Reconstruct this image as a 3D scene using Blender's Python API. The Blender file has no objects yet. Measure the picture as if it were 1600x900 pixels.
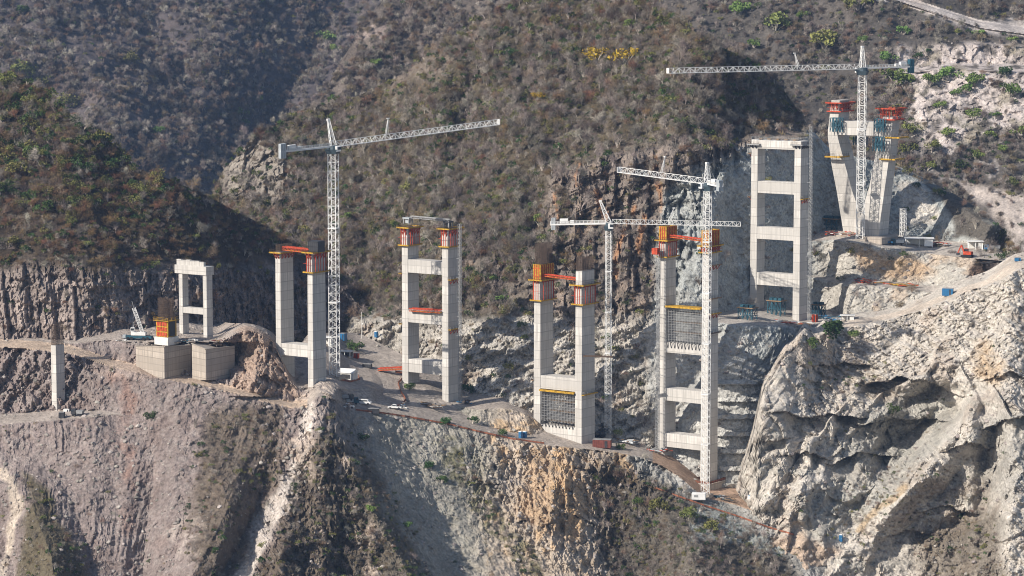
import bpy, math, random
import numpy as np
from mathutils import Vector, Matrix
random.seed(7); RNG = np.random.default_rng(11)
SC = bpy.context.scene
COL = SC.collection
R = math.radians
# ------------------------------------------------------------------ camera
F = 4400.0; PITCH = math.atan(500.0/4400.0); CAMZ = 300.0
cp, sp = math.cos(PITCH), math.sin(PITCH)
def at(px, py, Y):
    """world point that the photo shows at pixel (px, py) when it stands Y metres away"""
    px = np.asarray(px, float); py = np.asarray(py, float); Y = np.asarray(Y, float)
    xc = (px-800)/F; yc = -(py-450)/F
    t = Y/(cp+yc*sp)
    return np.stack([xc*t, Y+0*t, CAMZ+t*(-sp+yc*cp)], -1)
def zat(py, Y): return float(at(800, py, Y)[2])
def P(px, py, Y): return Vector(at(px, py, Y))
def project(w):
    x, y, z = w[0], w[1], w[2]-CAMZ
    d = y*cp - z*sp; u = y*sp + z*cp
    return 800+F*x/d, 450-F*u/d
cam_d = bpy.data.cameras.new('camera'); cam = bpy.data.objects.new('camera', cam_d); COL.objects.link(cam)
cam.location = (0, 0, CAMZ); cam.rotation_euler = (math.pi/2-PITCH, 0, 0)
cam_d.sensor_width = 36; cam_d.lens = 36*F/1600; cam_d.clip_start = 1; cam_d.clip_end = 20000
SC.camera = cam
# ------------------------------------------------------------------ light
SUN = Vector((-0.71, -0.47, 0.55)).normalized()
w = bpy.data.worlds.new('World'); SC.world = w; w.use_nodes = True
nt = w.node_tree; bg = nt.nodes['Background']
sky = nt.nodes.new('ShaderNodeTexSky'); sky.sky_type = 'NISHITA'; sky.sun_disc = False
sky.sun_elevation = math.asin(SUN.z); sky.sun_rotation = math.atan2(SUN.x, SUN.y)
nt.links.new(sky.outputs[0], bg.inputs[0]); bg.inputs[1].default_value = 0.10
sl = bpy.data.lights.new('sun', 'SUN'); sl.energy = 5.0; sl.angle = R(0.5); sl.color = (1, .93, .83)
so = bpy.data.objects.new('sun', sl); COL.objects.link(so)
so.rotation_euler = SUN.to_track_quat('Z', 'Y').to_euler()
vs = SC.view_settings; vs.view_transform = 'Standard'; vs.look = 'None'; vs.gamma = 1; vs.exposure = 0.22
try: vs.use_curve_mapping = False
except Exception: pass
cy = SC.cycles; cy.max_bounces = 4; cy.diffuse_bounces = 2; cy.glossy_bounces = 1; cy.transmission_bounces = 2
cy.caustics_reflective = False; cy.caustics_refractive = False
cy.use_denoising = True; cy.pixel_filter_type = 'BLACKMAN_HARRIS'; cy.filter_width = 1.05
# ------------------------------------------------------------------ noise (vectorised)
def _hash(ix, iy, iz, s):
    h = (ix.astype(np.int64)*374761393 + iy.astype(np.int64)*668265263 + iz.astype(np.int64)*2147483647 + s*144269504) & 0xffffffff
    h = ((h ^ (h >> 13))*1274126177) & 0xffffffff
    h = ((h ^ (h >> 16))*2246822519) & 0xffffffff
    return (h ^ (h >> 15)) & 0xffffffff
def vnoise(p, s=0):
    """smooth gradient noise, about -1..1"""
    i = np.floor(p).astype(np.int64); f = p-i; u = f*f*f*(f*(f*6-15)+10)
    out = np.zeros(len(p))
    for dx in (0, 1):
        wx = u[:, 0] if dx else 1-u[:, 0]
        for dy in (0, 1):
            wy = u[:, 1] if dy else 1-u[:, 1]
            for dz in (0, 1):
                wz = u[:, 2] if dz else 1-u[:, 2]
                h = _hash(i[:, 0]+dx, i[:, 1]+dy, i[:, 2]+dz, s)
                gx = ((h & 1023)/511.5-1); gy = (((h >> 10) & 1023)/511.5-1); gz = (((h >> 20) & 1023)/511.5-1)
                out += wx*wy*wz*(gx*(f[:, 0]-dx)+gy*(f[:, 1]-dy)+gz*(f[:, 2]-dz))
    return out*1.5
def fbm(p, o=4, s=0, g=.5):
    a = 1; r = 0; n = 0
    for k in range(o):
        r = r+a*vnoise(p*(2.03**k)+k*17.3, s+k); n += a; a *= g
    return r/n*1.4
def ridged(p, o=4, s=0, g=.55):
    a = 1; r = 0; n = 0
    for k in range(o):
        r = r+a*(1-2*np.abs(vnoise(p*(2.1**k)+k*9.7, s+k))); n += a; a *= g
    return r/n
def facets(p, s=0):
    """blocky cells: returns (tilted plane value of the nearest cell, F2-F1, random per cell)"""
    p = p+.32*np.stack([vnoise(p*1.7+3.1, s+20), vnoise(p*1.7+7.7, s+21), vnoise(p*1.7+1.9, s+22)], -1)
    i = np.floor(p).astype(np.int64)
    f1 = np.full(len(p), 9.); f2 = f1.copy(); val = np.zeros(len(p)); rid = np.zeros(len(p))
    for dx in (-1, 0, 1):
        for dy in (-1, 0, 1):
            for dz in (-1, 0, 1):
                c = i+np.array([dx, dy, dz]); h = _hash(c[:, 0], c[:, 1], c[:, 2], s)
                o = np.stack([(h & 1023)/1023., ((h >> 10) & 1023)/1023., ((h >> 20) & 1023)/1023.], -1)
                d = p-(c+o); dd = np.einsum('ij,ij->i', d, d)
                h2 = _hash(c[:, 0], c[:, 1], c[:, 2], s+5)
                g = np.stack([(h2 & 1023)/511.5-1, ((h2 >> 10) & 1023)/511.5-1, ((h2 >> 20) & 1023)/511.5-1], -1)
                v = np.einsum('ij,ij->i', d, g)+((h2 & 255)/255.-.5)*.8
                m = dd < f1
                f2 = np.where(m, f1, np.minimum(f2, dd)); f1 = np.where(m, dd, f1)
                val = np.where(m, v, val); rid = np.where(m, ((h2 >> 8) & 255)/255., rid)
    e = np.sqrt(f2)-np.sqrt(f1)
    return val*(.3+.7*sstep(0, .14, e)), e, rid
def slabs(W, s, per, amp, warp=1.6, ax=(1, .35, .9)):
    """stepped fracture planes: sharp ledges along a few joint directions, broken up block by block"""
    _, e, rid = facets(W/np.array([per*2.1, per*2.1, per*2.6]), s+60); o = np.zeros(len(W)); wv = warp*fbm(W/(per*2.2), 3, s+61)
    r = np.random.default_rng(s)
    for k, (p, a) in enumerate(((1., 1.), (.62, .65), (.37, .42))):
        d = r.normal(size=3)*np.array(ax); d /= np.linalg.norm(d); q = (W@d+wv)/(per*p)+rid*3.3*(k+1); t = q-np.floor(q); saw = np.where(t < .86, t/.86, (1-t)/.14)
        o += amp*a*(saw-.5)
    return o
def sstep(a, b, x):
    t = np.clip((x-a)/(b-a), 0, 1); return t*t*(3-2*t)
def seg_dist(px, py, pts):
    """distance to a polyline and the fraction along it"""
    best = np.full(px.shape, 1e9); fr = np.zeros(px.shape); n = len(pts)-1
    for k in range(n):
        ax, ay = pts[k][:2]; bx, by = pts[k+1][:2]; dx, dy = bx-ax, by-ay
        t = np.clip(((px-ax)*dx+(py-ay)*dy)/(dx*dx+dy*dy+1e-9), 0, 1)
        d = np.hypot(px-ax-t*dx, py-ay-t*dy); m = d < best
        best = np.where(m, d, best); fr = np.where(m, (k+t)/n, fr)
    return best, fr
def poly(px, py, pts, soft=6):
    """soft inside mask of a polygon"""
    ins = np.zeros(px.shape, bool); n = len(pts)
    for k in range(n):
        ax, ay = pts[k]; bx, by = pts[(k+1) % n]
        c = ((ay > py) != (by > py)) & (px < (bx-ax)*(py-ay)/((by-ay) or 1e-9)+ax)
        ins ^= c
    d, _ = seg_dist(px, py, list(pts)+[pts[0]])
    sd = np.where(ins, d, -d)
    return sstep(-soft, soft, sd)
def ip(x, pairs):
    a = np.array(pairs, float); return np.interp(x, a[:, 0], a[:, 1])
# ------------------------------------------------------------------ objects
def link(o, parent=None):
    COL.objects.link(o)
    if parent is not None: o.parent = parent
    return o
def tag(o, label=None, cat=None, group=None, kind=None):
    if label: o['label'] = label
    if cat: o['category'] = cat
    if group: o['group'] = group
    if kind: o['kind'] = kind
    return o
def thing(name, label, cat, loc, group=None):
    o = bpy.data.objects.new(name, None); o.empty_display_size = .5; o.location = loc
    link(o); return tag(o, label, cat, group)
def wloc(o):
    v = Vector(o.location)
    while o.parent: o = o.parent; v = v+Vector(o.location)
    return v
class MB:
    def __init__(s): s.v = []; s.f = []
    def add(s, vs, fs):
        n = len(s.v); s.v += [tuple(x) for x in vs]; s.f += [tuple(n+i for i in q) for q in fs]; return s
    def hexa(s, b, t):
        """solid between a bottom and a top polygon of equal corner count"""
        n = len(b); return s.add(list(b)+list(t), [tuple(range(n))[::-1], tuple(range(n, 2*n))]+[(i, (i+1) % n, n+(i+1) % n, n+i) for i in range(n)])
    def box(s, c, ux, uy, uz, a, b, h):
        """box centred on c with unit axes and full sizes"""
        c, ux, uy, uz = Vector(c), Vector(ux)*(a/2), Vector(uy)*(b/2), Vector(uz)*(h/2)
        q = [c-ux-uy, c+ux-uy, c+ux+uy, c-ux+uy]
        return s.hexa([p-uz for p in q], [p+uz for p in q])
    def bar(s, p, q, w, h=None):
        p, q = Vector(p), Vector(q); d = q-p
        if d.length < 1e-6: return s
        d.normalize(); a = d.cross(Vector((0, 0, 1)))
        if a.length < 1e-3: a = Vector((.82, -.57, 0))
        a.normalize(); b = a.cross(d); h = h or w
        k = [(-1, -1), (1, -1), (1, 1), (-1, 1)]
        return s.hexa([p+a*(x*w/2)+b*(y*h/2) for x, y in k], [q+a*(x*w/2)+b*(y*h/2) for x, y in k])
    def tube(s, p, q, r0, r1=None, n=8):
        p, q = Vector(p), Vector(q); d = (q-p).normalized(); r1 = r0 if r1 is None else r1
        a = d.cross(Vector((0, 0, 1)))
        if a.length < 1e-3: a = Vector((1, 0, 0))
        a.normalize(); b = a.cross(d); cs = [(math.cos(2*math.pi*i/n), math.sin(2*math.pi*i/n)) for i in range(n)]
        return s.hexa([p+(a*x+b*y)*r0 for x, y in cs], [q+(a*x+b*y)*r1 for x, y in cs])
    def build(s, name, m, parent=None, loc=None, smooth=False, bevel=0):
        me = bpy.data.meshes.new(name)
        o0 = wloc(parent) if parent is not None else Vector(loc if loc is not None else (0, 0, 0))
        me.from_pydata([(x-o0.x, y-o0.y, z-o0.z) for x, y, z in s.v], [], s.f); me.validate()
        me.materials.append(m)
        if smooth: me.polygons.foreach_set('use_smooth', [True]*len(me.polygons))
        o = bpy.data.objects.new(name, me); link(o, parent)
        if parent is None: o.location = o0
        if bevel:
            b = o.modifiers.new('bevel', 'BEVEL'); b.width = bevel; b.segments = 1; b.limit_method = 'ANGLE'
        return o
def clone(root, loc=None, rz=None, label=None, group=None, scale=None):
    c = root.copy(); COL.objects.link(c)
    if loc is not None: c.location = loc
    if rz is not None: c.rotation_euler = (0, 0, rz)
    if scale is not None: c.scale = scale
    if label: c['label'] = label
    if group: c['group'] = group
    for ch in root.children:
        d = ch.copy(); COL.objects.link(d); d.parent = c
        for g in ch.children:
            e = g.copy(); COL.objects.link(e); e.parent = d
    return c
# ------------------------------------------------------------------ materials
def mat(name, col, rough=.8, var=.18, scale=.6, metal=0., bump=0., spec=.3, dirt=None):
    m = bpy.data.materials.new(name); m.use_nodes = True; t = m.node_tree; N = t.nodes; L = t.links
    b = N['Principled BSDF']; b.inputs['Roughness'].default_value = rough; b.inputs['Metallic'].default_value = metal
    b.inputs['Specular IOR Level'].default_value = spec
    tc = N.new('ShaderNodeTexCoord'); no = N.new('ShaderNodeTexNoise'); no.inputs['Scale'].default_value = scale; no.inputs['Detail'].default_value = 6
    L.new(tc.outputs['Object'], no.inputs['Vector'])
    rp = N.new('ShaderNodeValToRGB'); rp.color_ramp.elements[0].position = .3; rp.color_ramp.elements[1].position = .7
    d = dirt or tuple(c*(1-var*1.6) for c in col)
    rp.color_ramp.elements[0].color = (*d, 1); rp.color_ramp.elements[1].color = (*[min(1, c*(1+var*.4)) for c in col], 1)
    L.new(no.outputs[0], rp.inputs[0]); L.new(rp.outputs[0], b.inputs['Base Color'])
    if bump:
        bp = N.new('ShaderNodeBump'); bp.inputs['Strength'].default_value = bump; bp.inputs['Distance'].default_value = .1
        L.new(no.outputs[0], bp.inputs['Height']); L.new(bp.outputs[0], b.inputs['Normal'])
    return m
def concrete(name, col, lift=3.6, panel=1.25):
    m = mat(name, col, .85, .10, .25, bump=.15); t = m.node_tree; N = t.nodes; L = t.links; b = N['Principled BSDF']
    src = b.inputs['Base Color'].links[0].from_socket
    tc = N.new('ShaderNodeTexCoord'); sx = N.new('ShaderNodeSeparateXYZ'); L.new(tc.outputs['Object'], sx.inputs[0])
    def line(sock, per, wid):
        a = N.new('ShaderNodeMath'); a.operation = 'DIVIDE'; a.inputs[1].default_value = per; L.new(sock, a.inputs[0])
        f = N.new('ShaderNodeMath'); f.operation = 'FRACT'; L.new(a.outputs[0], f.inputs[0])
        c = N.new('ShaderNodeMath'); c.operation = 'LESS_THAN'; c.inputs[1].default_value = wid/per; L.new(f.outputs[0], c.inputs[0]); return c.outputs[0]
    def mix(fac, colr, k):
        nonlocal src
        mm = N.new('ShaderNodeMix'); mm.data_type = 'RGBA'; mu = N.new('ShaderNodeMath'); mu.operation = 'MULTIPLY'; mu.inputs[1].default_value = k
        L.new(fac, mu.inputs[0]); L.new(mu.outputs[0], mm.inputs[0]); L.new(src, mm.inputs[6]); mm.inputs[7].default_value = (*colr, 1); src = mm.outputs[2]
    dk = tuple(c*.42 for c in col)
    mix(line(sx.outputs['Z'], lift, .30), dk, .7)
    # form-board lines and vertical weathering streaks
    ad = N.new('ShaderNodeMath'); ad.operation = 'ADD'; L.new(sx.outputs['X'], ad.inputs[0]); L.new(sx.outputs['Y'], ad.inputs[1])
    mix(line(ad.outputs[0], panel, .14), dk, .26)
    mix(line(sx.outputs['Z'], lift/3, .12), dk, .18)
    mp = N.new('ShaderNodeMapping'); mp.inputs['Scale'].default_value = (1.4, 1.4, .08); L.new(tc.outputs['Object'], mp.inputs[0])
    st = N.new('ShaderNodeTexNoise'); st.inputs['Scale'].default_value = 1; st.inputs['Detail'].default_value = 5; L.new(mp.outputs[0], st.inputs['Vector'])
    r2 = N.new('ShaderNodeValToRGB'); r2.color_ramp.elements[0].position = .44; r2.color_ramp.elements[1].position = .7; L.new(st.outputs[0], r2.inputs[0])
    mix(r2.outputs[0], tuple(c*.45 for c in col), .7)
    # every lift was poured from its own batch
    dv = N.new('ShaderNodeMath'); dv.operation = 'DIVIDE'; dv.inputs[1].default_value = lift; L.new(sx.outputs['Z'], dv.inputs[0])
    fl = N.new('ShaderNodeMath'); fl.operation = 'FLOOR'; L.new(dv.outputs[0], fl.inputs[0])
    wn = N.new('ShaderNodeTexWhiteNoise'); wn.noise_dimensions = '1D'; L.new(fl.outputs[0], wn.inputs['W'])
    mix(wn.outputs[0], tuple(c*.66 for c in col), .75)
    L.new(src, b.inputs['Base Color']); return m
M = {}
M['concrete'] = concrete('concrete', (.67, .635, .59))
M['old_concrete'] = concrete('weathered concrete', (.50, .435, .37), 2.4, 1.2)
M['white'] = mat('white paint', (.80, .79, .77), .5, .12, .5)
M['cream'] = mat('off white sheet', (.70, .68, .64), .6, .15, .5)
M['orange'] = mat('orange red paint', (.55, .075, .028), .65, .35, 1.2)
M['yellow'] = mat('yellow paint', (.55, .32, .03), .65, .35, 1.2)
M['dark'] = mat('dark steel', (.05, .05, .055), .6, .25, .7)
M['rust'] = mat('rusty rebar', (.11, .075, .055), .8, .3, .8)
M['grey'] = mat('grey steel', (.32, .32, .32), .55, .2, .8)
M['teal'] = mat('teal painted steel', (.028, .10, .14), .5, .25, .7)
M['blue'] = mat('blue plastic', (.03, .16, .34), .4, .15, .8)
M['wood'] = mat('timber planks', (.30, .20, .12), .85, .3, 1.2)
M['black'] = mat('black rubber', (.02, .02, .022), .7, .2, 1)
M['glass'] = mat('dark window', (.03, .04, .05), .15, .1, 1, spec=.6)
M['brown'] = mat('brown red sheet', (.20, .06, .045), .7, .25, .8)
M['silver'] = mat('silver paint', (.42, .45, .47), .4, .1, .8, spec=.5)
M['net'] = mat('orange netting', (.33, .12, .065), .8, .35, .5)
# ================================================================== terrain
def tane(py): return np.tan(PITCH+np.arctan((np.asarray(py, float)-450)/F))
def loft(lines, alphas, ai, aY):
    """surface through feature lines (bottom first): slope angle alphas[k] between line k and k+1, distance aY on line ai"""
    def prof(px):
        ys = np.stack([ip(px, l) for l in lines]); 
        for k in range(1, len(ys)): ys[k] = np.minimum(ys[k], ys[k-1]-.3)
        Y = np.zeros_like(ys); Y[ai] = ip(px, aY)
        for k in range(ai, len(ys)-1):
            ta = np.tan(np.radians(ip(px, alphas[k]))); Y[k+1] = Y[k]*(ta+tane(ys[k]))/(ta+tane(ys[k+1]))
        for k in range(ai, 0, -1):
            ta = np.tan(np.radians(ip(px, alphas[k-1]))); Y[k-1] = Y[k]*(ta+tane(ys[k]))/(ta+tane(ys[k-1]))
        k = max(1, int(14/np.median(np.diff(px)))); ker = np.hanning(2*k+3)[1:-1]; ker /= ker.sum()
        def sm(a): return np.stack([np.convolve(np.pad(r, k, mode='edge'), ker, 'valid') for r in a])
        return sm(ys), sm(Y)
    return prof
class Sheet: pass
SHEETS = []
def make_sheet(name, x0, x1, step, prof, disp, colour, roads=None, blur=2, roll=True, material=None, rough_only=False):
    s = Sheet(); s.name = name
    xs = np.linspace(x0, x1, int((x1-x0)/step)+1); ex = np.arange(5, 281, 5.)      # coarser wings beyond the picture's sides
    if x0 < 0: xs = np.concatenate([x0-ex[::-1], xs])
    if x1 > 1600: xs = np.concatenate([xs, x1+ex])
    nx = len(xs)
    ys, Ys = prof(xs); bot, top = ys[0], ys[-1]
    ny = max(8, int(np.max(bot-top)/step)); t = np.linspace(0, 1, ny)
    PY = bot[:, None]+(top-bot)[:, None]*t[None, :]; PX = np.repeat(xs[:, None], ny, 1)
    Y = np.empty_like(PY)
    for i in range(nx): Y[i] = np.interp(-PY[i], -ys[:, i], Ys[:, i])
    # slope angle of the undisturbed sheet, used to keep benches flat
    dY = np.gradient(Y, axis=1); dp = -np.gradient(PY, axis=1)
    dz = -np.gradient(Y*tane(PY), axis=1)
    al = np.degrees(np.arctan2(dz, np.maximum(dY, 1e-3)))
    for _ in range(blur):
        Yp = np.pad(Y, 1, mode='edge'); Y = (Yp[:-2, 1:-1]+Yp[2:, 1:-1]+Yp[1:-1, :-2]+Yp[1:-1, 2:]+2*Y)/6
    W = at(PX.ravel(), PY.ravel(), Y.ravel())
    off = disp(PX.ravel(), PY.ravel(), W, al.ravel()).reshape(Y.shape)
    Y = Y+off
    W = at(PX.ravel(), PY.ravel(), Y.ravel())
    C = colour(PX.ravel(), PY.ravel(), W, al.ravel())
    s.PX, s.PY, s.Y, s.al, s.xs, s.bot, s.top, s.nx, s.ny, s.step = PX, PY, Y, al, xs, bot, top, nx, ny, (xs[1]-xs[0])
    s.W = W.reshape(nx, ny, 3); s.off = off
    G = s.W
    if roll:     # the far side falls away behind the crest
        k = np.arange(1, 9); back = np.repeat(G[:, -1:, :], 8, 1).copy()
        back[:, :, 1] += k[None, :]*9; back[:, :, 2] -= (k[None, :]**2)*1.3
        G = np.concatenate([G, back], 1); C = C.reshape(nx, ny, 3); C = np.concatenate([C, np.repeat(C[:, -1:], 8, 1)], 1).reshape(-1, 3)
    m = G.shape[1]; idx = np.arange(nx*m).reshape(nx, m)
    q = np.stack([idx[:-1, :-1], idx[:-1, 1:], idx[1:, 1:], idx[1:, :-1]], -1).reshape(-1, 4)[:, ::-1]
    parts = [(name, np.ones(len(q), bool))]
    if roads:
        qx = np.zeros((nx, m)); qx[:, :ny] = PX; qy = np.full((nx, m), -999.); qy[:, :ny] = PY
        parts = []; rest = np.ones(len(q), bool); cx = qx[:-1, :-1].ravel(); cy_ = qy[:-1, :-1].ravel()
        for rn, lf, lb, r0, r1 in roads:
            mk = (cx >= r0) & (cx <= r1) & (cy_ <= ip(cx, lf)) & (cy_ >= ip(cx, lb)) & rest
            parts.append((rn, mk)); rest &= ~mk
        parts.append((name, rest))
    V = G.reshape(-1, 3)
    s.objs = []
    for pn, mk in parts:
        qq = q[mk]
        if len(qq) == 0: continue
        used, inv = np.unique(qq, return_inverse=True); inv = inv.reshape(-1)
        me = bpy.data.meshes.new(pn); me.vertices.add(len(used)); me.vertices.foreach_set('co', V[used].astype(np.float32).ravel())
        me.loops.add(len(inv)); me.loops.foreach_set('vertex_index', inv.astype(np.int32))
        me.polygons.add(len(qq)); me.polygons.foreach_set('loop_start', np.arange(0, 4*len(qq), 4, dtype=np.int32))
        me.polygons.foreach_set('loop_total', np.full(len(qq), 4, dtype=np.int32))
        me.update(calc_edges=True)
        a = me.color_attributes.new('Col', 'FLOAT_COLOR', 'POINT')
        a.data.foreach_set('color', np.concatenate([np.clip(C[used], .01, .9), np.ones((len(used), 1))], 1).astype(np.float32).ravel())
        me.polygons.foreach_set('use_smooth', np.zeros(len(qq), bool))
        me.materials.append(material or M['earth'])
        o = bpy.data.objects.new(pn, me); COL.objects.link(o); o['kind'] = 'structure'; s.objs.append(o)
    SHEETS.append(s); return s
def sheet_Y(s, px, py):
    """distance of the sheet at a pixel (inf where it does not reach)"""
    if px < s.xs[0] or px > s.xs[-1]: return float('inf')
    i0 = int(min(max(np.searchsorted(s.xs, px)-1, 0), s.nx-2)); i = i0+(px-s.xs[i0])/(s.xs[i0+1]-s.xs[i0])
    b = s.bot[i0]; t = s.top[i0]
    j = (py-b)/(t-b)*(s.ny-1)
    if j < 0 or j > s.ny-1: return float('inf')
    j0 = min(int(j), s.ny-2); fi, fj = i-i0, j-j0; Y = s.Y
    return float(Y[i0, j0]*(1-fi)*(1-fj)+Y[i0+1, j0]*fi*(1-fj)+Y[i0, j0+1]*(1-fi)*fj+Y[i0+1, j0+1]*fi*fj)
def gY(px, py):
    y = min(sheet_Y(s, px, py) for s in SHEETS)
    return y if y < 1e9 else 1100.
def G(px, py): return P(px, py, gY(px, py))
# ---- earth material: the painted kind of ground times fine grain, with bump
def earth(name, grain=1., bump=.6):
    m = bpy.data.materials.new(name); m.use_nodes = True; t = m.node_tree; N = t.nodes; L = t.links; b = N['Principled BSDF']
    b.inputs['Roughness'].default_value = .95; b.inputs['Specular IOR Level'].default_value = .1
    at_ = N.new('ShaderNodeVertexColor'); at_.layer_name = 'Col'; tc = N.new('ShaderNodeTexCoord')
    def noise(sc, det, lo, hi, a, c):
        n = N.new('ShaderNodeTexNoise'); n.inputs['Scale'].default_value = sc; n.inputs['Detail'].default_value = det; n.inputs['Roughness'].default_value = .65
        L.new(tc.outputs['Object'], n.inputs['Vector']); r = N.new('ShaderNodeMapRange')
        r.inputs['From Min'].default_value = lo; r.inputs['From Max'].default_value = hi; r.inputs['To Min'].default_value = a; r.inputs['To Max'].default_value = c
        L.new(n.outputs[0], r.inputs[0]); return r.outputs[0], n.outputs[0]
    a1, h1 = noise(.9, 8, .3, .7, .55, 1.35); a2, h2 = noise(.07, 4, .3, .7, .8, 1.18)
    mu = N.new('ShaderNodeMath'); mu.operation = 'MULTIPLY'; L.new(a1, mu.inputs[0]); L.new(a2, mu.inputs[1])
    vm = N.new('ShaderNodeVectorMath'); vm.operation = 'SCALE'; L.new(at_.outputs[0], vm.inputs[0]); L.new(mu.outputs[0], vm.inputs['Scale'])
    L.new(vm.outputs[0], b.inputs['Base Color'])
    bp = N.new('ShaderNodeBump'); bp.inputs['Strength'].default_value = bump; bp.inputs['Distance'].default_value = .8
    L.new(h1, bp.inputs['Height']); L.new(bp.outputs[0], b.inputs['Normal']); return m
M['earth'] = earth('earth and rock')
def blend(c, m, col): return c+(np.array(col)[None, :]-c)*m[:, None]
def wob(px, py, W, a, s=0, sc=25.):
    return px+a*fbm(W/sc, 3, 90+s), py+a*fbm(W/sc, 3, 95+s)
VEG = (.082, .068, .046); PALE = (.47, .43, .385); OCHRE = (.42, .28, .16)
# ------------------------------------------------------------------ site ground (valley side with the roads)
Rf = [(-60, 541), (0, 541), (60, 545), (110, 551), (175, 572), (220, 582), (280, 595), (330, 604), (400, 623), (455, 636), (480, 634), (500, 616), (520, 622), (540, 640), (560, 643), (600, 646), (640, 650), (700, 660), (750, 672), (790, 683), (830, 691), (870, 697), (900, 700), (960, 706), (1000, 714), (1030, 725), (1060, 742), (1100, 776), (1150, 787), (1200, 805), (1250, 838), (1330, 868)]
Rb = [(-60, 530), (0, 531), (60, 535), (110, 541), (175, 562), (220, 572), (280, 586), (330, 596), (400, 615), (455, 629), (480, 626), (500, 609), (520, 606), (540, 590), (560, 572), (600, 576), (640, 600), (700, 632), (750, 662), (790, 674), (830, 680), (870, 672), (900, 680), (960, 682), (1000, 690), (1030, 703), (1060, 722), (1100, 742), (1150, 764), (1200, 785), (1250, 815), (1330, 850)]
L1f = [(-60, 664), (0, 663), (90, 656), (150, 651), (180, 647), (230, 660), (330, 680), (400, 700), (560, 720), (700, 740), (900, 770), (1030, 790), (1330, 890)]
L1b = [(-60, 649), (0, 648), (90, 641), (150, 641), (180, 644), (230, 658), (330, 678), (400, 698), (560, 718), (700, 738), (900, 768), (1030, 788), (1330, 888)]
Mm = [(-60, 526), (110, 537), (175, 530), (220, 540), (280, 540), (340, 537), (380, 514), (400, 516), (425, 530), (445, 575), (458, 604), (480, 612), (500, 600), (520, 596), (540, 580), (560, 566), (600, 570), (640, 594), (700, 626), (740, 640), (790, 636), (820, 645), (850, 665), (900, 674), (960, 676), (1000, 684), (1030, 697), (1060, 716), (1100, 736), (1150, 758), (1200, 779), (1250, 809), (1330, 844)]
Gt = [(-60, 510), (110, 515), (175, 500), (280, 496), (330, 500), (360, 505), (385, 505), (400, 507), (425, 519), (445, 552), (458, 560), (480, 520), (560, 520), (640, 560), (700, 585), (800, 600), (900, 620), (960, 640), (1030, 660), (1100, 700), (1160, 730), (1250, 780), (1330, 820)]
G_lines = [[(-60, 960), (1330, 960)], L1f, L1b, Rf, Rb, Mm, Gt]
G_al = [[(-60, 42), (200, 40), (400, 38), (500, 40), (600, 36), (800, 37), (880, 45), (1000, 44), (1100, 34), (1330, 34)],
        [(-60, 5), (150, 5), (181, 8), (230, 40), (400, 38), (500, 40), (600, 36), (800, 37), (880, 50), (1000, 50), (1100, 34), (1330, 34)],
        [(-60, 54), (60, 60), (175, 48), (280, 40), (400, 38), (500, 42), (600, 36), (800, 38), (880, 52), (960, 56), (1030, 60), (1100, 34), (1330, 34)],
        [(-60, 6), (480, 6), (500, 8), (560, 7), (640, 8), (700, 8), (750, 6), (1330, 5)],
        [(-60, 40), (110, 40), (175, 30), (230, 70), (280, 78), (350, 70), (400, 54), (440, 45), (458, 35), (500, 6), (560, 10), (700, 12), (740, 38), (820, 38), (870, 20), (960, 6), (1330, 6)],
        [(-60, 6), (175, 4), (280, 1), (340, -2.5), (440, -2.5), (458, 4), (560, 8), (640, 10), (740, 5), (960, 4), (1330, 4)]]
G_aY = [(-60, 1087), (110, 1076), (175, 1066), (280, 1052), (400, 1047), (455, 1046), (500, 1044), (530, 1054), (560, 1062), (620, 1071), (700, 1079), (790, 1081), (870, 1080), (960, 1084), (1030, 1084), (1100, 1078), (1160, 1072), (1220, 1066), (1260, 1060), (1300, 1064), (1330, 1074), (1400, 1120)]
CREST = [(500, 612), (532, 690), (566, 760), (600, 830), (640, 900), (672, 960)]
GULLY = [(548, 655), (598, 730), (650, 800), (712, 890), (745, 960)]
CREST2 = [(880, 700), (868, 760), (850, 830), (900, 900), (930, 960)]
def tent(px, py, line, w, amp):
    d, fr = seg_dist(px, py, line); return np.maximum(0, 1-d/w)*np.interp(fr, np.linspace(0, 1, len(amp)), amp)
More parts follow.
